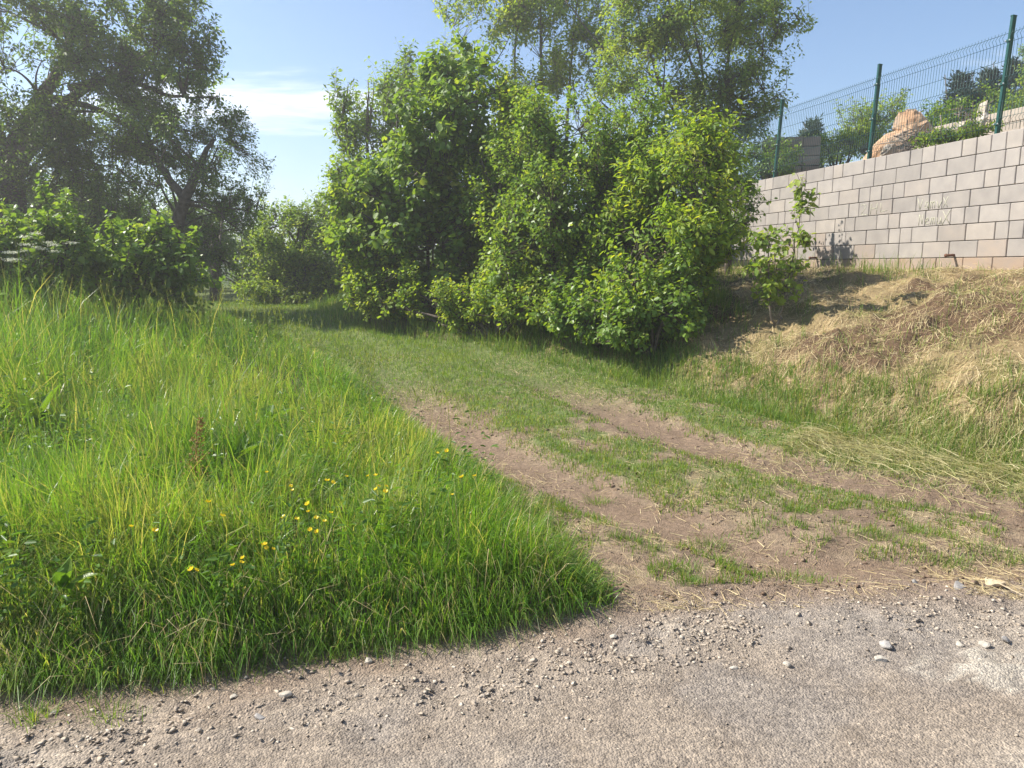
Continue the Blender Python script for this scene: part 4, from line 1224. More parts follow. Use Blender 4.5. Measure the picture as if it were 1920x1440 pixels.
# --- young maple on the bank
p0 = hit(1452, 612)
dsap = float(p0[1])
make_plant('young_maple', 'spindly young maple with two stems standing alone on the mown bank', 'sapling', (p0[0], p0[1], Hs(p0[0], p0[1])),
           [(1440, 450, dsap, 22, 24, .18), (1438, 500, dsap, 26, 22, .2), (1445, 545, dsap, 26, 22, .2), (1510, 350, dsap, 20, 18, .14), (1500, 400, dsap, 18, 22, .14), (1490, 445, dsap, 24, 20, .18), (1480, 500, dsap, 26, 18, .2), (1485, 540, dsap, 16, 18, .12)],
           130, M_MAPLE, bark=M_BARK_PALE, leaf=(0.07, 0.052), per=6, twig=0.13, seed=197, cull=0.2, freq=2, rbias=0.25, shell=0.1, limb_r=0.004, droop=0.6, zmin=0.8, shoots=4, shoot_len=0.2,
           stems=[[(1452, 612, dsap, 0.012), (1441, 580, dsap, 0.011), (1441, 500, dsap, 0.008), (1440, 430, dsap, 0.003)],
                  [(1456, 612, dsap, 0.012), (1466, 590, dsap, 0.011), (1482, 510, dsap, 0.009), (1500, 400, dsap, 0.006), (1512, 340, dsap, 0.003)]])

# --- behind the wall
make_plant('terrace_bush', 'small grey-green bush behind the fence, left of the stacked blocks', 'shrub', gnd(1460, 15.5),
           [(1465, 296, 15.5, 40, 26, 0.5), (1420, 300, 15.8, 30, 26, 0.4)], 150, M_SHRUB, leaf=(0.06, 0.03), per=12, twig=0.26, seed=211, shoots=6, shoot_len=0.3, cull=0.36, rbias=-0.12, trunk_part='stems', part='foliage', zmin=2)
make_plant('terrace_tree', 'leafy light tree behind the middle fence post', 'tree', gnd(1620, 20),
           [(1600, 250, 20, 45, 30, 0.9), (1635, 225, 20, 50, 32, 0.9), (1580, 275, 20, 45, 22, 0.8), (1680, 235, 20.3, 30, 25, 0.7), (1650, 265, 20, 50, 30, 0.8)], 330, M_MAPLE, leaf=(0.085, 0.045), per=11, twig=0.42, seed=223, simple=True, cull=0.4, rbias=0.15, shell=0.3,
           stems=[[gp(1620, 20, 0.05), (1622, 260, 20, 0.03), (1625, 200, 20, 0.01)]], zmin=2)


def conifer(px, ptop, depth, wpx, label, seed, mat=M_PINE, tiers=11, ragged=0.25):
    rs = np.random.default_rng(seed)
    b = gnd(px, depth); top = at(px, ptop, depth)
    h = top[2] - b[2]; R = wpx * depth / F_PX
    root = empty('conifer', b, label, 'tree', 'dark conifers on the hill')
    acc = Acc(); tube(acc, [b, (b + top) / 2 + rs.normal(0, 0.05, 3), top], [0.035 * h * 0.6, 0.02 * h * 0.6, 0.01], 7)
    A = []; B = []
    for k in range(tiers):
        f = (k + 0.6) / tiers
        z = b[2] + h * (0.15 + 0.83 * f)
        rr = R * (1 - f) ** 0.75 + 0.1 * R
        for j in range(7):
            an = rs.random() * 6.28; q = rr * (1 - ragged + 2 * ragged * rs.random())
            A.append((b[0], b[1], z)); B.append((b[0] + q * math.cos(an), b[1] + q * math.sin(an), z + q * rs.uniform(-0.15, 0.3)))
    A = np.array(A); B = np.array(B)
    prisms(acc, A, B, 0.018, 0.008)
    link('trunk', acc.mesh('trunk', b, True), M_BARK, root)
    acc = Acc()
    per = 55
    ci = np.repeat(np.arange(len(A)), per); t = rs.random(len(ci)) ** 0.6
    P = A[ci] + (B - A)[ci] * t[:, None] + rs.normal(0, 0.05 * R + 0.05, (len(ci), 3))
    ax = nrm(nrm(B - A)[ci] * 0.6 + rs.normal(0, 0.6, (len(ci), 3)) + np.array([0, 0, 0.35]))
    leaves(acc, P, ax, rs.normal(size=(len(ci), 3)), 0.10 * R + 0.10, 0.035 * R + 0.02, 0.1, 0.1, rs.random(len(ci)), simple=True)
    link('crown', acc.mesh('crown', b), mat, root)


conifer(1508, 229, 24, 40, 'small blue-green conifer standing behind the stacked blocks', 3, leaf_mat('spruce_needles', [(0.03, 0.06, 0.03), (0.05, 0.09, 0.045), (0.08, 0.12, 0.06)], 0.15, 0.6), 9)
conifer(1772, 140, 25, 42, 'dark pine at the left end of the hilltop row', 5)
conifer(1822, 134, 26, 42, 'dark pine second from the left in the hilltop row', 6)
conifer(1862, 118, 27, 42, 'dark pine behind the tall right fence post', 7)
conifer(1792, 178, 24, 50, 'low dark pine in front of the hilltop row', 8)
conifer(1925, 102, 28, 34, 'dark pine cut off by the right edge of the picture', 9)
make_plant('hill_bush', 'bright green hillside bush right of the tall fence post', 'shrub', gnd(1900, 24), [(1905, 178, 24, 42, 30, 1.0), (1965, 150, 25, 55, 55, 1.2), (1875, 205, 22, 25, 18, 0.7)], 380, M_MAPLE, leaf=(0.10, 0.06), per=11, twig=0.4, seed=227, simple=True, cull=0.36, trunk_part='stems', part='foliage', zmin=2)
make_plant('hill_bush', 'dull green bush on the slope above the jagged rocks', 'shrub', gnd(1800, 18), [(1800, 226, 18, 36, 13, 0.7), (1762, 240, 18, 30, 12, 0.6)], 140, M_SHRUB, leaf=(0.08, 0.045), per=11, twig=0.32, seed=229, simple=True, cull=0.36, trunk_part='stems', part='foliage', zmin=2)
make_plant('terrace_bush', 'low bright green plant on the terrace in front of the jagged rocks', 'shrub', gnd(1795, 10.9), [(1795, 250, 10.9, 40, 16, 0.25), (1745, 265, 11.2, 30, 12, 0.25)], 120, M_MAPLE, leaf=(0.05, 0.02), per=12, twig=0.14, seed=233, shoots=6, shoot_len=0.3, cull=0.3, trunk_part='stems', part='foliage', zmin=2)
make_plant('terrace_bush', 'sunny green bush at the foot of the light tree behind the rubble', 'shrub', gnd(1560, 17), [(1560, 278, 17, 45, 18, 0.5), (1610, 270, 17, 45, 22, 0.5)], 200, M_ASH, leaf=(0.06, 0.035), per=12, twig=0.25, seed=239, shoots=6, shoot_len=0.3, cull=0.34, trunk_part='stems', part='foliage', zmin=2)


# stack of concrete blocks on the terrace
def block_stack():
    d = 16.5
    c = at(1484, 305, d); z0 = Hs(c[0], c[1])
    root = empty('block_stack', (c[0], c[1], z0), 'stack of grey-brown concrete blocks on the terrace behind the left fence post', 'block stack')
    ang = math.radians(-6); root.rotation_euler = (0, 0, ang)
    top = at(1484, 258, d)[2]; n_ = max(3, int(round((top - z0) / 0.2)))
    hh = (top - z0) / n_
    for k in range(n_):
        for j in range(3):
            for i in range(2):
                o = block_obj(root, (0.355, 0.30, round(hh - 0.015, 3)), (j - 1) * 0.362, i * 0.32, hh * (k + 0.5), M_BLOCK_DARK, 0.05, 0.006)


block_stack()

# sticks in the heap behind the fence
acc = Acc()
for k in range(70):
    px = random.uniform(1690, 1790); q = at(px, random.uniform(245, 282), 11.6)
    d = nrm(rng.normal(size=3) * np.array([1, 1, 0.4])) * random.uniform(0.12, 0.35)
    q[2] = max(q[2], Hs(q[0], q[1]) + 0.03)
    tube(acc, [q - d, q + rng.normal(0, 0.02, 3), q + d], [0.008, 0.006, 0.004], 4)
for k in range(50):
    px = random.uniform(1795, 1850); q = at(px, random.uniform(205, 255), 11.6)
    d = nrm(rng.normal(size=3) * np.array([1, 1, 0.5])) * random.uniform(0.1, 0.25)
    tube(acc, [q - d, q + rng.normal(0, 0.02, 3), q + d], [0.007, 0.006, 0.003], 4)
tag(link('brushwood', acc.mesh('brushwood'), M_STICK), 'tangle of dead sticks between the boulders on the terrace', 'brushwood', None, 'stuff')

# ------------------------------------------------------------------ grass
def in_view(x, y, z, m=60):
    q = np.stack([x, y, z], 1) - CAM
    fwd = q[:, 1] * math.cos(PITCH) - q[:, 2] * math.sin(PITCH); upc = q[:, 1] * math.sin(PITCH) + q[:, 2] * math.cos(PITCH)
    fwd = np.maximum(fwd, 0.05)
    px = 960 + F_PX * q[:, 0] / fwd; py = 720 - F_PX * upc / fwd
    return (px > -260 - m) & (px < 2180 + m) & (py < 1640 + m)


def tall_grass():
    acc = Acc()
    n = 520000
    y = 2.4 + 13.5 * rng.random(n) ** 1.6
    x = rng.uniform(-0.80, 0.14, n) * (y + 1.0) + 0.15
    droad, dg, df, u, v = masks(x, y)
    clump = fbm2(x * 3.2, y * 3.2, 71, 3); cl2 = np.clip((fbm2(x * 1.15, y * 1.15, 73, 3) - 0.5) * 1.7 + 0.5, 0, 1)
    dens = sst(-0.10, 0.12, dg + (clump - 0.5) * 0.22) * (0.22 + 0.85 * sst(0.36, 0.58, clump)) * np.clip(4.2 / (y + 1.2), 0.22, 1)
    dens = np.maximum(dens, 0.75 * (1 - sst(0.25, 0.7, dg)) * sst(-0.06, 0.06, dg))
    keep = (rng.random(n) < dens * 0.58) & (droad < 0.02) & in_view(x, y, base_z(y))
    x, y, dg, clump, cl2 = x[keep], y[keep], dg[keep], clump[keep], cl2[keep]
    z = H(x, y) - 0.015
    N = len(x)
    h = (0.15 + 0.27 * rng.random(N)) * (0.32 + 0.83 * sst(-0.1, 0.7, dg)) * (0.68 + 0.64 * cl2) * (0.78 + 0.44 * clump) * (0.9 + 0.35 * sst(4, 9, y)) * (1 - 0.45 * (1 - sst(0.2, 1.7, dg)) * sst(4.5, 8, y)) * (1 + 0.45 * sst(1.5, 3.5, dg))
    tallm = rng.random(N) < 0.10
    h = np.where(tallm, h * 1.45, h)
    h = np.maximum(h, 0.10 + 0.12 * rng.random(N))
    wd = (0.0030 + 0.0034 * rng.random(N)) * (0.8 + 0.07 * y)
    wd = np.where(rng.random(N) < 0.06, wd * 1.9, wd)
    flow = fbm2(x * 1.1, y * 1.1, 75, 2) * 9.0 + (fbm2(x * 3, y * 3, 76, 2) - 0.5) * 5
    az = flow + rng.normal(0, 1.3, N)
    # blades at the rim hang out over the edge
    rim = 1 - sst(0.05, 0.45, dg)
    gxn = np.where((grass_x(y) - x) * 0.85 < (y - road_y(x)) * 0.95, 0.1, -1.35)
    az = np.where(rng.random(N) < rim * 0.85, gxn + rng.normal(0, 0.5, N), az)
    bend = np.clip(rng.gamma(2.0, 0.40, N) + rim * 0.4 * rng.random(N), 0.05, 1.5)
    droop = np.where(bend > 0.7, 0.25 * rng.random(N) + rim * 0.25, 0)
    rnd = np.clip(rng.normal(0.40, 0.24, N) + (clump - 0.5) * 0.9 + (fbm2(x * 0.7, y * 0.7, 79, 2) - 0.5) * 0.8, 0, 0.9)
    rnd = np.where(rng.random(N) < 0.06, 1.0, rnd)
    P = np.stack([x, y, z], 1)
    nearb = y < 6.5
    for msk, lv in ((nearb, 3), (~nearb, 3)):
        blades(acc, P[msk], h[msk], wd[msk], az[msk], bend[msk], None, rnd[msk], lv, droop[msk])
    print('tall blades', N)
    tag(link('tall_grass', acc.mesh('tall_grass'), M_GRASS), 'lush tall meadow grass on the verge left of the track', 'grass', None, 'stuff')
    # seeding stalks
    acc = Acc()
    n = 1500
    y = 4 + 8.5 * rng.random(n); x = rng.uniform(-0.72, 0.05, n) * y
    d_ = masks(x, y)[1]
    k = (d_ > 0.4) & (rng.random(n) < 0.25 + 0.6 * sst(6, 9, y)); x, y = x[k], y[k]; N = len(x)
    P = np.stack([x, y, H(x, y)], 1)
    h = 0.5 + 0.35 * rng.random(N); az = rng.random(N) * 6.28; bd = 0.1 + 0.3 * rng.random(N)
    blades(acc, P, h, np.full(N, 0.0045), az, bd, None, np.full(N, 0.6), 4)
    acc2 = Acc()
    tip = P + np.stack([np.cos(az), np.sin(az), 0 * az], 1) * (h * bd * 0.75)[:, None] + np.array([0, 0, 1.0]) * (h * 0.97)[:, None]
    for j in range(5):
        aa = rng.random(N) * 6.28
        leaves(acc, tip - np.array([0, 0, 0.02 * j]), np.stack([np.cos(aa) * 0.45, np.sin(aa) * 0.45, np.ones(N)], 1), rng.normal(size=(N, 3)), 0.05, 0.008, 0, 0.2, np.full(N, 0.5 + 0.1 * (j % 3)))
        acc.a['tall'].append(np.ones(N * 6))
    tag(link('seeding_grass', acc.mesh('seeding_grass'), leaf_mat('seed_stalk', [(0.10, 0.17, 0.03), (0.17, 0.22, 0.06), (0.25, 0.27, 0.10)], 0.35)), 'thin flowering grass stalks rising above the tall grass', 'grass', None, 'stuff')


tall_grass()


def tufts_and_weeds():
    acc = Acc()
    C_ = [(40, 1292), (95, 1285), (130, 1300), (205, 1340), (225, 1282), (310, 1275), (350, 1262), (400, 1268), (470, 1255), (560, 1238), (620, 1228), (700, 1222), (820, 1205), (60, 1345), (1180, 1020), (1225, 1035), (1265, 1065), (1290, 1095), (1150, 1010), (1330, 1010),
          (1690, 935), (1740, 950), (1840, 965), (1480, 1075), (1590, 1000), (1650, 1010), (1500, 960), (1560, 950), (1720, 1000), (1790, 1050), (1900, 1045), (1420, 985), (1360, 1045), (1100, 985), (1040, 955), (1120, 930), (1840, 1030)]
    for px, py in C_:
        c = hit(px, py); m = random.randint(50, 150); r = random.uniform(0.04, 0.12)
        q = rng.normal(0, r * 0.55, (m, 2)) * np.array([1.5, 0.9]); x = c[0] + q[:, 0]; y = c[1] + q[:, 1]
        az = np.arctan2(q[:, 1], q[:, 0]) + rng.normal(0, 0.7, m)
        blades(acc, np.stack([x, y, H(x, y) - 0.006], 1), rng.uniform(0.03, 0.085, m), rng.uniform(0.002, 0.0042, m), az, np.clip(rng.gamma(2.5, 0.33, m), 0.1, 1.4), None, np.clip(rng.normal(0.4, 0.25, m), 0, 1), 3)
    tag(link('verge_tufts', acc.mesh('verge_tufts'), M_SHORT), 'stray small grass tufts on the bare soil at the verge and road edge', 'grass', None, 'stuff')
    acc = Acc()
    n = 2600
    y = 2.7 + 9 * rng.random(n) ** 1.4; x = rng.uniform(-0.8, 0.1, n) * (y + 1)
    dg = masks(x, y)[1]; nz = fbm2(x * 1.4, y * 1.4, 99, 3)
    k = (dg > 0.1) & (rng.random(n) < sst(0.42, 0.62, nz) + 0.08); x, y = x[k], y[k]; N = len(x)
    z = H(x, y)
    per = 7
    ci = np.repeat(np.arange(N), per); hgt = np.repeat(rng.uniform(0.15, 0.42, N), per)
    t = np.tile(np.linspace(0.35, 1, per), N); az = rng.random(N * per) * 6.28
    P = np.stack([x[ci] + np.cos(az) * 0.015, y[ci] + np.sin(az) * 0.015, z[ci] + hgt * t], 1)
    ax = np.stack([np.cos(az), np.sin(az), rng.uniform(-0.1, 0.6, N * per)], 1)
    leaves(acc, P, ax, np.tile([0, 0, 1.0], (N * per, 1)) + rng.normal(0, 0.35, (N * per, 3)), rng.uniform(0.025, 0.06, N * per), rng.uniform(0.012, 0.028, N * per), 0.3, 0.4, np.clip(rng.normal(0.4, 0.25, N * per), 0, 1))
    tag(link('meadow_weeds', acc.mesh('meadow_weeds'), M_DOCK), 'small leafy weeds mixed through the tall grass', 'weeds', None, 'stuff')
    acc = Acc(); n = 6000
    y = 2.6 + 8 * rng.random(n) ** 1.3; x = rng.uniform(-0.8, 0.12, n) * (y + 1)
    dg = masks(x, y)[1]; k = (dg > -0.06) & (rng.random(n) < 0.25 + 0.75 * (1 - sst(0.1, 0.5, dg))); x, y = x[k], y[k]; N = len(x)
    blades(acc, np.stack([x, y, H(x, y)], 1), rng.uniform(0.12, 0.42, N), rng.uniform(0.0022, 0.004, N), rng.random(N) * 6.28, np.clip(rng.gamma(3, 0.35, N), 0.3, 1.5), None, np.clip(rng.normal(0.5, 0.2, N), 0, 0.8), 3, rng.random(N) * 0.3)
    tag(link('dead_grass', acc.mesh('dead_grass'), M_STRAW), 'withered straw-coloured blades bent among the green grass', 'grass', None, 'stuff')


tufts_and_weeds()


def short_grass():
    acc = Acc()
    n = 1000000
    y = 3.3 + 16 * rng.random(n) ** 1.5
    x = rng.uniform(-0.55, 0.74, n) * (y + 0.6)
    droad, dg, df, u, v = masks(x, y)
    dl = dist_poly(x, y, RUT_L); dr = dist_poly(x, y, RUT_R); dm = np.minimum(dl, dr)
    nm = fbm2(x * 3.1, y * 3.1, 53, 4); nb = fbm2(x * 1.2, y * 1.2, 81, 3); nf = fbm2(x * 7, y * 7, 83, 3)
    off = sst(0.14, 0.36, dm + (nf - 0.5) * 0.35)
    far = sst(5.5, 8.5, y)
    d = off * sst(0.37, 0.52, nm * 0.45 + nf * 0.55) * (0.8 + 0.2 * far)
    d = np.maximum(d, far * 0.85 * sst(0.10, 0.36, dm + 0.6 * sst(8.5, 10.5, y)) * sst(0.30, 0.44, nb * 0.5 + nf * 0.5))
    d = d * np.where(y < 4.6, 0.65 * sst(0.50, 0.60, nf), 1)
    # fringe along the tall grass
    d = np.maximum(d, 0.7 * (1 - sst(0.0, 0.22, -dg)) * sst(0.4, 0.52, nf) * sst(3.3, 4.0, y))
    # bank foot
    bank = sst(-0.55, -0.1, df) * (1 - sst(0.35, 0.9, df + (nb - 0.5) * 0.8))
    d = np.maximum(d, 0.75 * bank * sst(0.38, 0.56, nm) * sst(4.8, 5.6, y))
    d = np.maximum(d, sst(7.0, 9.0, y) * (0.9 - 0.5 * (1 - sst(0.08, 0.25, dm)) * (1 - sst(9.5, 11.5, y))))
    d = np.where(df > 0.55, 0.10 * sst(0.5, 0.62, nm) + 0.3 * sst(0.62, 0.68, nb) + 0.85 * sst(8.5, 11, y) * (x < 3), d)
    d = np.where(v < 0.02, 0, d)
    dn = np.clip(7.5 / (y + 0.5), 0.35, 1)
    keep = (rng.random(n) < d * dn * 0.6) & (droad < -0.02) & (dg < 0.06)
    x, y, df, nb, dm = x[keep], y[keep], df[keep], nb[keep], dm[keep]
    N = len(x)
    h = (0.025 + 0.055 * rng.random(N) ** 1.4) * (0.8 + 0.5 * sst(-0.4, 0.2, df)) * (0.7 + 0.7 * nb) * (1 + 0.6 * sst(8, 12, y))
    longm = (df > -0.15) & (rng.random(N) < 0.5)
    h = np.where(longm, h * 2.3, h)
    wd = (0.0030 + 0.0025 * rng.random(N)) * (0.75 + 0.10 * y)
    rnd = np.clip(rng.normal(0.42, 0.22, N) + (nb - 0.5) * 0.6, 0, 0.72)
    rnd = np.where(rng.random(N) < 0.14 * (1 - 0.8 * sst(6.5, 8.5, y)), 1.0, rnd)
    blades(acc, np.stack([x, y, H(x, y) - 0.006], 1), h, wd, rng.random(N) * 6.28, np.clip(rng.gamma(2, 0.3, N), 0.05, 1.3), None, rnd, 2)
    print('short blades', N)
    tag(link('short_grass', acc.mesh('short_grass'), M_SHORT), 'trodden short grass along the middle and edges of the track', 'grass', None, 'stuff')


short_grass()


def straws(acc, x, y, ln, wd, az, tilt, lift, rnd, bent=True):
    N = len(x)
    d = np.stack([np.cos(az), np.sin(az)], 1)
    a = np.stack([x, y], 1) - d * ln[:, None] / 2; b = a + d * ln[:, None]; m = (a + b) / 2 + rng.normal(0, 0.12, (N, 2)) * ln[:, None]
    za = H(a[:, 0], a[:, 1]) + lift; zb = H(b[:, 0], b[:, 1]) + lift + tilt; zm = np.maximum((za + zb) / 2, H(m[:, 0], m[:, 1]) + lift) + 0.004
    A = np.column_stack([a, za]); B = np.column_stack([b, zb]); M_ = np.column_stack([m, zm])
    sd = np.column_stack([-d[:, 1], d[:, 0], rng.normal(0, 0.5, N)]) * wd[:, None] / 2
    if not bent:
        V = np.stack([A - sd, A + sd, B + sd * 0.5, B - sd * 0.5], 1)
        acc.add(V.reshape(-1, 3), [np.arange(N)[:, None] * 4 + np.arange(4)[None]], rnd=np.repeat(rnd, 4)); return
    V = np.stack([A - sd, A + sd, M_ - sd, M_ + sd, B - sd * 0.4, B + sd * 0.4], 1)
    i = np.arange(N)[:, None] * 6
    acc.add(V.reshape(-1, 3), [np.concatenate([np.concatenate([i, i + 1, i + 3, i + 2], 1), np.concatenate([i + 2, i + 3, i + 5, i + 4], 1)])], rnd=np.repeat(rnd, 6))


def hay():
    acc = Acc()
    n = 112000
    y = rng.uniform(4.6, 16, n); x = rng.uniform(0.0, 0.76, n) * (y + 0.6)
    droad, dg, df, u, v = masks(x, y)
    nb = fbm2(x * 1.6, y * 1.6, 91, 3); nf = fbm2(x * 5, y * 5, 93, 3)
    d = sst(-0.1, 0.5, df) * sst(0.25, 0.55, nb * 0.5 + nf * 0.5) * (v > 0.03) * np.clip(8 / y, 0.4, 1)
    k = rng.random(n) < d
    x, y, nb, nf, v, df = x[k], y[k], nb[k], nf[k], v[k], df[k]; N = len(x)
    rnd = np.clip(rng.normal(0.42, 0.2, N) + (nf - 0.5) * 0.8, 0, 0.84)
    rnd = np.where(rng.random(N) < 0.06 + 0.3 * sst(0.55, 0.68, nb) + 0.25 * sst(0.5, 0.1, v), 1.0, rnd)
    straws(acc, x, y, rng.uniform(0.035, 0.12, N), (0.0026 + 0.0018 * rng.random(N)) * (0.7 + 0.06 * y), rng.random(N) * 3.14 + 0.3, rng.exponential(0.010, N), rng.exponential(0.012, N), rnd, False)
    print('hay', N)
    tag(link('mown_hay', acc.mesh('mown_hay'), M_STRAW), 'dry mown hay strewn over the bank below the wall', 'hay', None, 'stuff')
    # litter on the track
    acc = Acc()
    n = 60000
    y = 3.3 + 7 * rng.random(n) ** 1.3; x = rng.uniform(-0.2, 0.72, n) * (y + 0.6)
    droad, dg, df, u, v = masks(x, y)
    nb = fbm2(x * 1.6, y * 1.6, 95, 3)
    k = (rng.random(n) < sst(0.4, 0.6, nb) * 0.7 + 0.12 + 0.5 * sst(-0.8, -0.2, df) * sst(4, 5, y)) & (dg < 0.0) & (df < 0.1) & (droad < 0.25)
    x, y = x[k], y[k]; N = len(x)
    straws(acc, x, y, rng.uniform(0.02, 0.10, N), 0.0020 + 0.0016 * rng.random(N), rng.normal(2.4, 0.9, N), rng.exponential(0.004, N), rng.exponential(0.003, N) + 0.002, np.clip(rng.normal(0.5, 0.2, N), 0, 0.84), False)
    tag(link('straw_litter', acc.mesh('straw_litter'), M_STRAW), 'thin straw litter scattered over the bare soil of the track', 'straw', None, 'stuff')
    # green swath at the foot of the bank, right
    acc = Acc()
    n = 9000
    t = rng.random(n); cx = 4.6 - 1.9 * t; cy = 5.0 + 1.55 * t
    off = rng.normal(0, 0.34, n)
    x = cx - 0.18 + off * 0.6; y = cy - 0.16 + off * 0.7
    straws(acc, x, y, rng.uniform(0.06, 0.26, n), 0.0022 + 0.0014 * rng.random(n), rng.normal(2.6, 1.0, n), rng.exponential(0.012, n), rng.exponential(0.016, n), np.clip(rng.normal(0.55, 0.28, n), 0, 1))
    tag(link('cut_grass_swath', acc.mesh('cut_grass_swath'), M_SWATH), 'pale green swath of cut grass lying along the bank foot at right', 'cut grass', None, 'stuff')
    # upright remnants and coarse tufts on the bank foot
    acc = Acc()
    n = 16000
    y = rng.uniform(5, 11, n); x = foot_x(y) + rng.uniform(-0.25, 0.7, n)
    nb = fbm2(x * 1.9, y * 1.9, 97, 3)
    k = rng.random(n) < sst(0.48, 0.62, nb) * (1 - sst(0.2, 1.2, x - foot_x(y)) * 0.6) * sst(5.6, 6.4, y); x, y = x[k], y[k]; N = len(x)
    blades(acc, np.stack([x, y, H(x, y) - 0.01], 1), 0.035 + 0.10 * rng.random(N), 0.004 + 0.003 * rng.random(N), rng.random(N) * 6.28, np.clip(rng.gamma(2.2, 0.4, N), 0.1, 1.4), None, np.clip(rng.normal(0.45, 0.25, N), 0, 1), 3)
    tag(link('bank_grass', acc.mesh('bank_grass'), M_SHORT), 'coarse green grass tufts left standing at the bank foot', 'grass', None, 'stuff')


hay()


# ------------------------------------------------------------------ single plants in the grass
def buttercups():
    spots = [(500, 1028), (512, 1030), (496, 1022), (532, 970), (556, 974), (582, 994), (594, 998), (592, 972), (608, 978), (620, 962), (578, 960), (577, 946), (545, 912), (548, 920), (613, 902), (624, 906), (650, 894), (690, 893), (704, 892),
             (705, 918), (710, 912), (722, 922), (724, 912), (890, 893), (866, 895), (820, 850), (838, 846), (848, 928), (416, 968), (390, 942), (245, 988), (290, 996), (126, 905), (402, 1128), (410, 1135), (308, 1145), (362, 1190), (268, 1195), (500, 886)]
    stem = Acc(); tube(stem, [(0, 0, -0.30), (0.006, 0.004, -0.15), (0, 0, 0)], [0.0022, 0.0018, 0.0014], 5, 0.5)
    sm = stem.mesh('stem'); sm.materials.append(M_STALK)
    fl = Acc()
    a = np.arange(5) * 2 * math.pi / 5
    ax = np.stack([np.cos(a), np.sin(a), np.full(5, 0.55)], 1)
    leaves(fl, np.zeros((5, 3)), ax, np.tile([0, 0, 1.0], (5, 1)), np.full(5, 0.014), np.full(5, 0.014), -0.2, -0.5, np.linspace(0, 1, 5), 0.45)
    fm = fl.mesh('bloom'); fm.materials.append(M_PETAL)
    for px, py in spots:
        d = ray(px, py)
        t = np.geomspace(1, 40, 1500); P = CAM + d * t[:, None]
        i = int(np.argmax(P[:, 2] < H(P[:, 0], P[:, 1], False) + 0.33)); p = P[i]
        while masks(p[0:1], p[1:2])[1][0] < 0.12: p[1] += 0.05; p[2] = Hs(p[0], p[1], False) + 0.3
        root = empty('buttercup', (p[0], p[1], p[2] - 0.30), 'small yellow buttercup blooming in the tall grass', 'flower', 'buttercups in the tall grass')
        link('stem', sm, None, root, (0, 0, 0.30))
        b = link('bloom', fm, None, root, (0, 0, 0.30)); b.rotation_euler = (random.uniform(-.6, .6), random.uniform(-.6, .6), random.random() * 6); b.scale = (random.uniform(.75, 1.25),) * 3


buttercups()


def dock(px, py, label, n, ln, seed):
    rs = np.random.default_rng(seed)
    p = hit(px, py); z = Hs(p[0], p[1]); o = np.array([p[0], p[1], z])
    root = empty('dock_plant', o, label, 'plant', 'broad-leaved dock plants')
    m = None
    for k in range(n):
        acc = Acc(); az = rs.random() * 6.28
        el = rs.uniform(0.5, 1.2)
        leaves(acc, np.array([[0, 0, 0.139]]), np.array([[math.cos(az) * math.cos(el), math.sin(az) * math.cos(el), math.sin(el)]]), np.array([[-math.cos(az) * math.sin(el), -math.sin(az) * math.sin(el), math.cos(el)]]) + rs.normal(0, .2, (1, 3)), ln * rs.uniform(.8, 1.2), ln * 0.42, 0.35, 0.35, rs.random(1))
        tube(acc, [(0, 0, 0), (0, 0, 0.14)], [0.004, 0.003], 4, 0.5)
        link('leaf', acc.mesh('leaf'), M_DOCK, root)


dock(75, 830, 'broad-leaved dock glowing yellow-green at the left edge of the meadow', 5, 0.26, 1)
dock(500, 830, 'broad-leaved dock in the middle of the tall grass', 7, 0.22, 2)
dock(440, 905, 'pale-backed dock leaves beside the brown seed head', 4, 0.22, 3)
dock(205, 980, 'upright dock leaves in front left meadow', 4, 0.20, 4)
dock(125, 1165, 'round-leaved dock near the lower left verge', 5, 0.15, 5)
dock(265, 945, 'pair of broad dock leaves between the buttercups and the meadow edge', 3, 0.18, 6)
dock(70, 1085, 'wide dock rosette at the left edge above the road', 5, 0.17, 7)


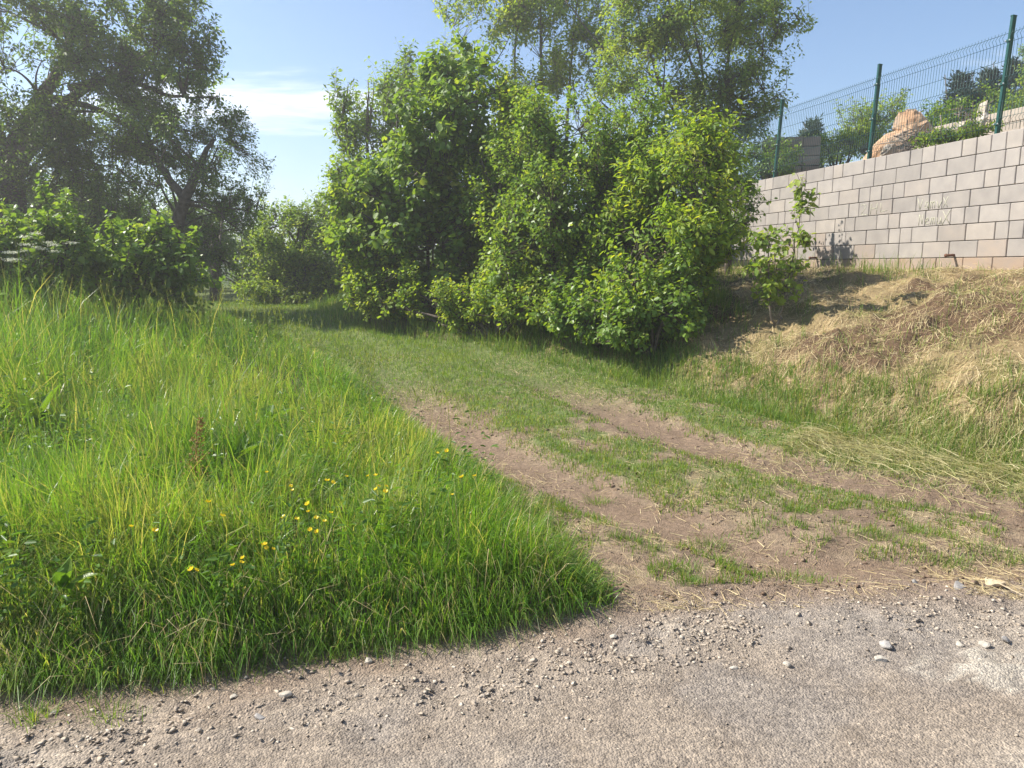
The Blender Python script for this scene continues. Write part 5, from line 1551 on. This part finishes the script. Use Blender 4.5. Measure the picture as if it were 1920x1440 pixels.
def seed_head():
    p = hit(368, 960); o = np.array([p[0], p[1], Hs(p[0], p[1])])
    root = empty('dock_seed_head', o, 'withered brown dock seed head standing in the tall grass', 'plant')
    acc = Acc(); tube(acc, [(0, 0, 0), (0.01, 0, 0.25), (0.04, 0, 0.52)], [0.005, 0.004, 0.002], 5, 0.3)
    link('stalk', acc.mesh('stalk'), M_DRYDOCK, root)
    acc = Acc(); n = 420
    t = rng.random(n); P = np.stack([0.01 + 0.05 * t + rng.normal(0, 0.045, n) * (1.1 - t), rng.normal(0, 0.03, n) * (1.1 - t), 0.18 + 0.36 * t], 1)
    leaves(acc, P, rng.normal(size=(n, 3)), rng.normal(size=(n, 3)), 0.014, 0.009, 0.2, 0.2, rng.random(n))
    link('seeds', acc.mesh('seeds'), M_DRYDOCK, root)['kind'] = 'stuff'


seed_head()


def parsley(px, py, d, label, seed):
    rs = np.random.default_rng(seed)
    top = at(px, py, d); g = np.array([top[0], top[1], Hs(top[0], top[1])])
    root = empty('cow_parsley', g, label, 'plant', 'cow parsley by the left shrubs')
    acc = Acc(); acc2 = Acc(); h = top[2] - g[2]
    for k in range(5):
        e = np.array([rs.normal(0, 0.14), rs.normal(0, 0.14), h * rs.uniform(0.8, 1.02)])
        tube(acc, [(0, 0, 0), (e[0] * .3, e[1] * .3, h * .5), e], [0.005, 0.004, 0.002], 4, 0.5)
        n = 90
        P = e + np.column_stack([rs.normal(0, 0.035, n), rs.normal(0, 0.035, n), rs.normal(0, 0.008, n)])
        leaves(acc2, P, rs.normal(size=(n, 3)), np.tile([0, 0, 1.0], (n, 1)) + rs.normal(0, .3, (n, 3)), 0.012, 0.009, 0, 0, rs.random(n))
    link('stalk', acc.mesh('stalk'), M_STALK, root)
    link('flower_head', acc2.mesh('flower_head'), M_PARSLEY, root)['kind'] = 'stuff'


parsley(60, 430, 8.8, 'cow parsley with pale umbels at the left edge shrub', 1)
parsley(100, 455, 9.0, 'cow parsley a little right of the edge one, half hidden by leaves', 2)
parsley(15, 470, 8.6, 'cow parsley cut by the left picture edge', 3)


# ------------------------------------------------------------------ added haze volume that imitates lens glare and lifts dark tones
def veil_haze():
    bm = bmesh.new(); bmesh.ops.create_cube(bm, size=1)
    me = bpy.data.meshes.new('veil_haze'); bm.to_mesh(me); bm.free()
    m, n, o = newmat('glare_veil')
    v = n.nodes.new('ShaderNodeVolumePrincipled')
    v.inputs['Color'].default_value = (1.0, 0.985, 0.96, 1)
    v.inputs['Density'].default_value = HAZE_DENSITY
    v.inputs['Anisotropy'].default_value = 0.45
    n.links.new(v.outputs[0], o.inputs['Volume'])
    ob = link('veil_haze', me, m)
    ob.scale = (12000, 12000, 22.0); ob.location = (0, 0, 22.0 / 2 - 6.0)
    tag(ob, kind='stuff')


HAZE_DENSITY = 0.0040
veil_haze()
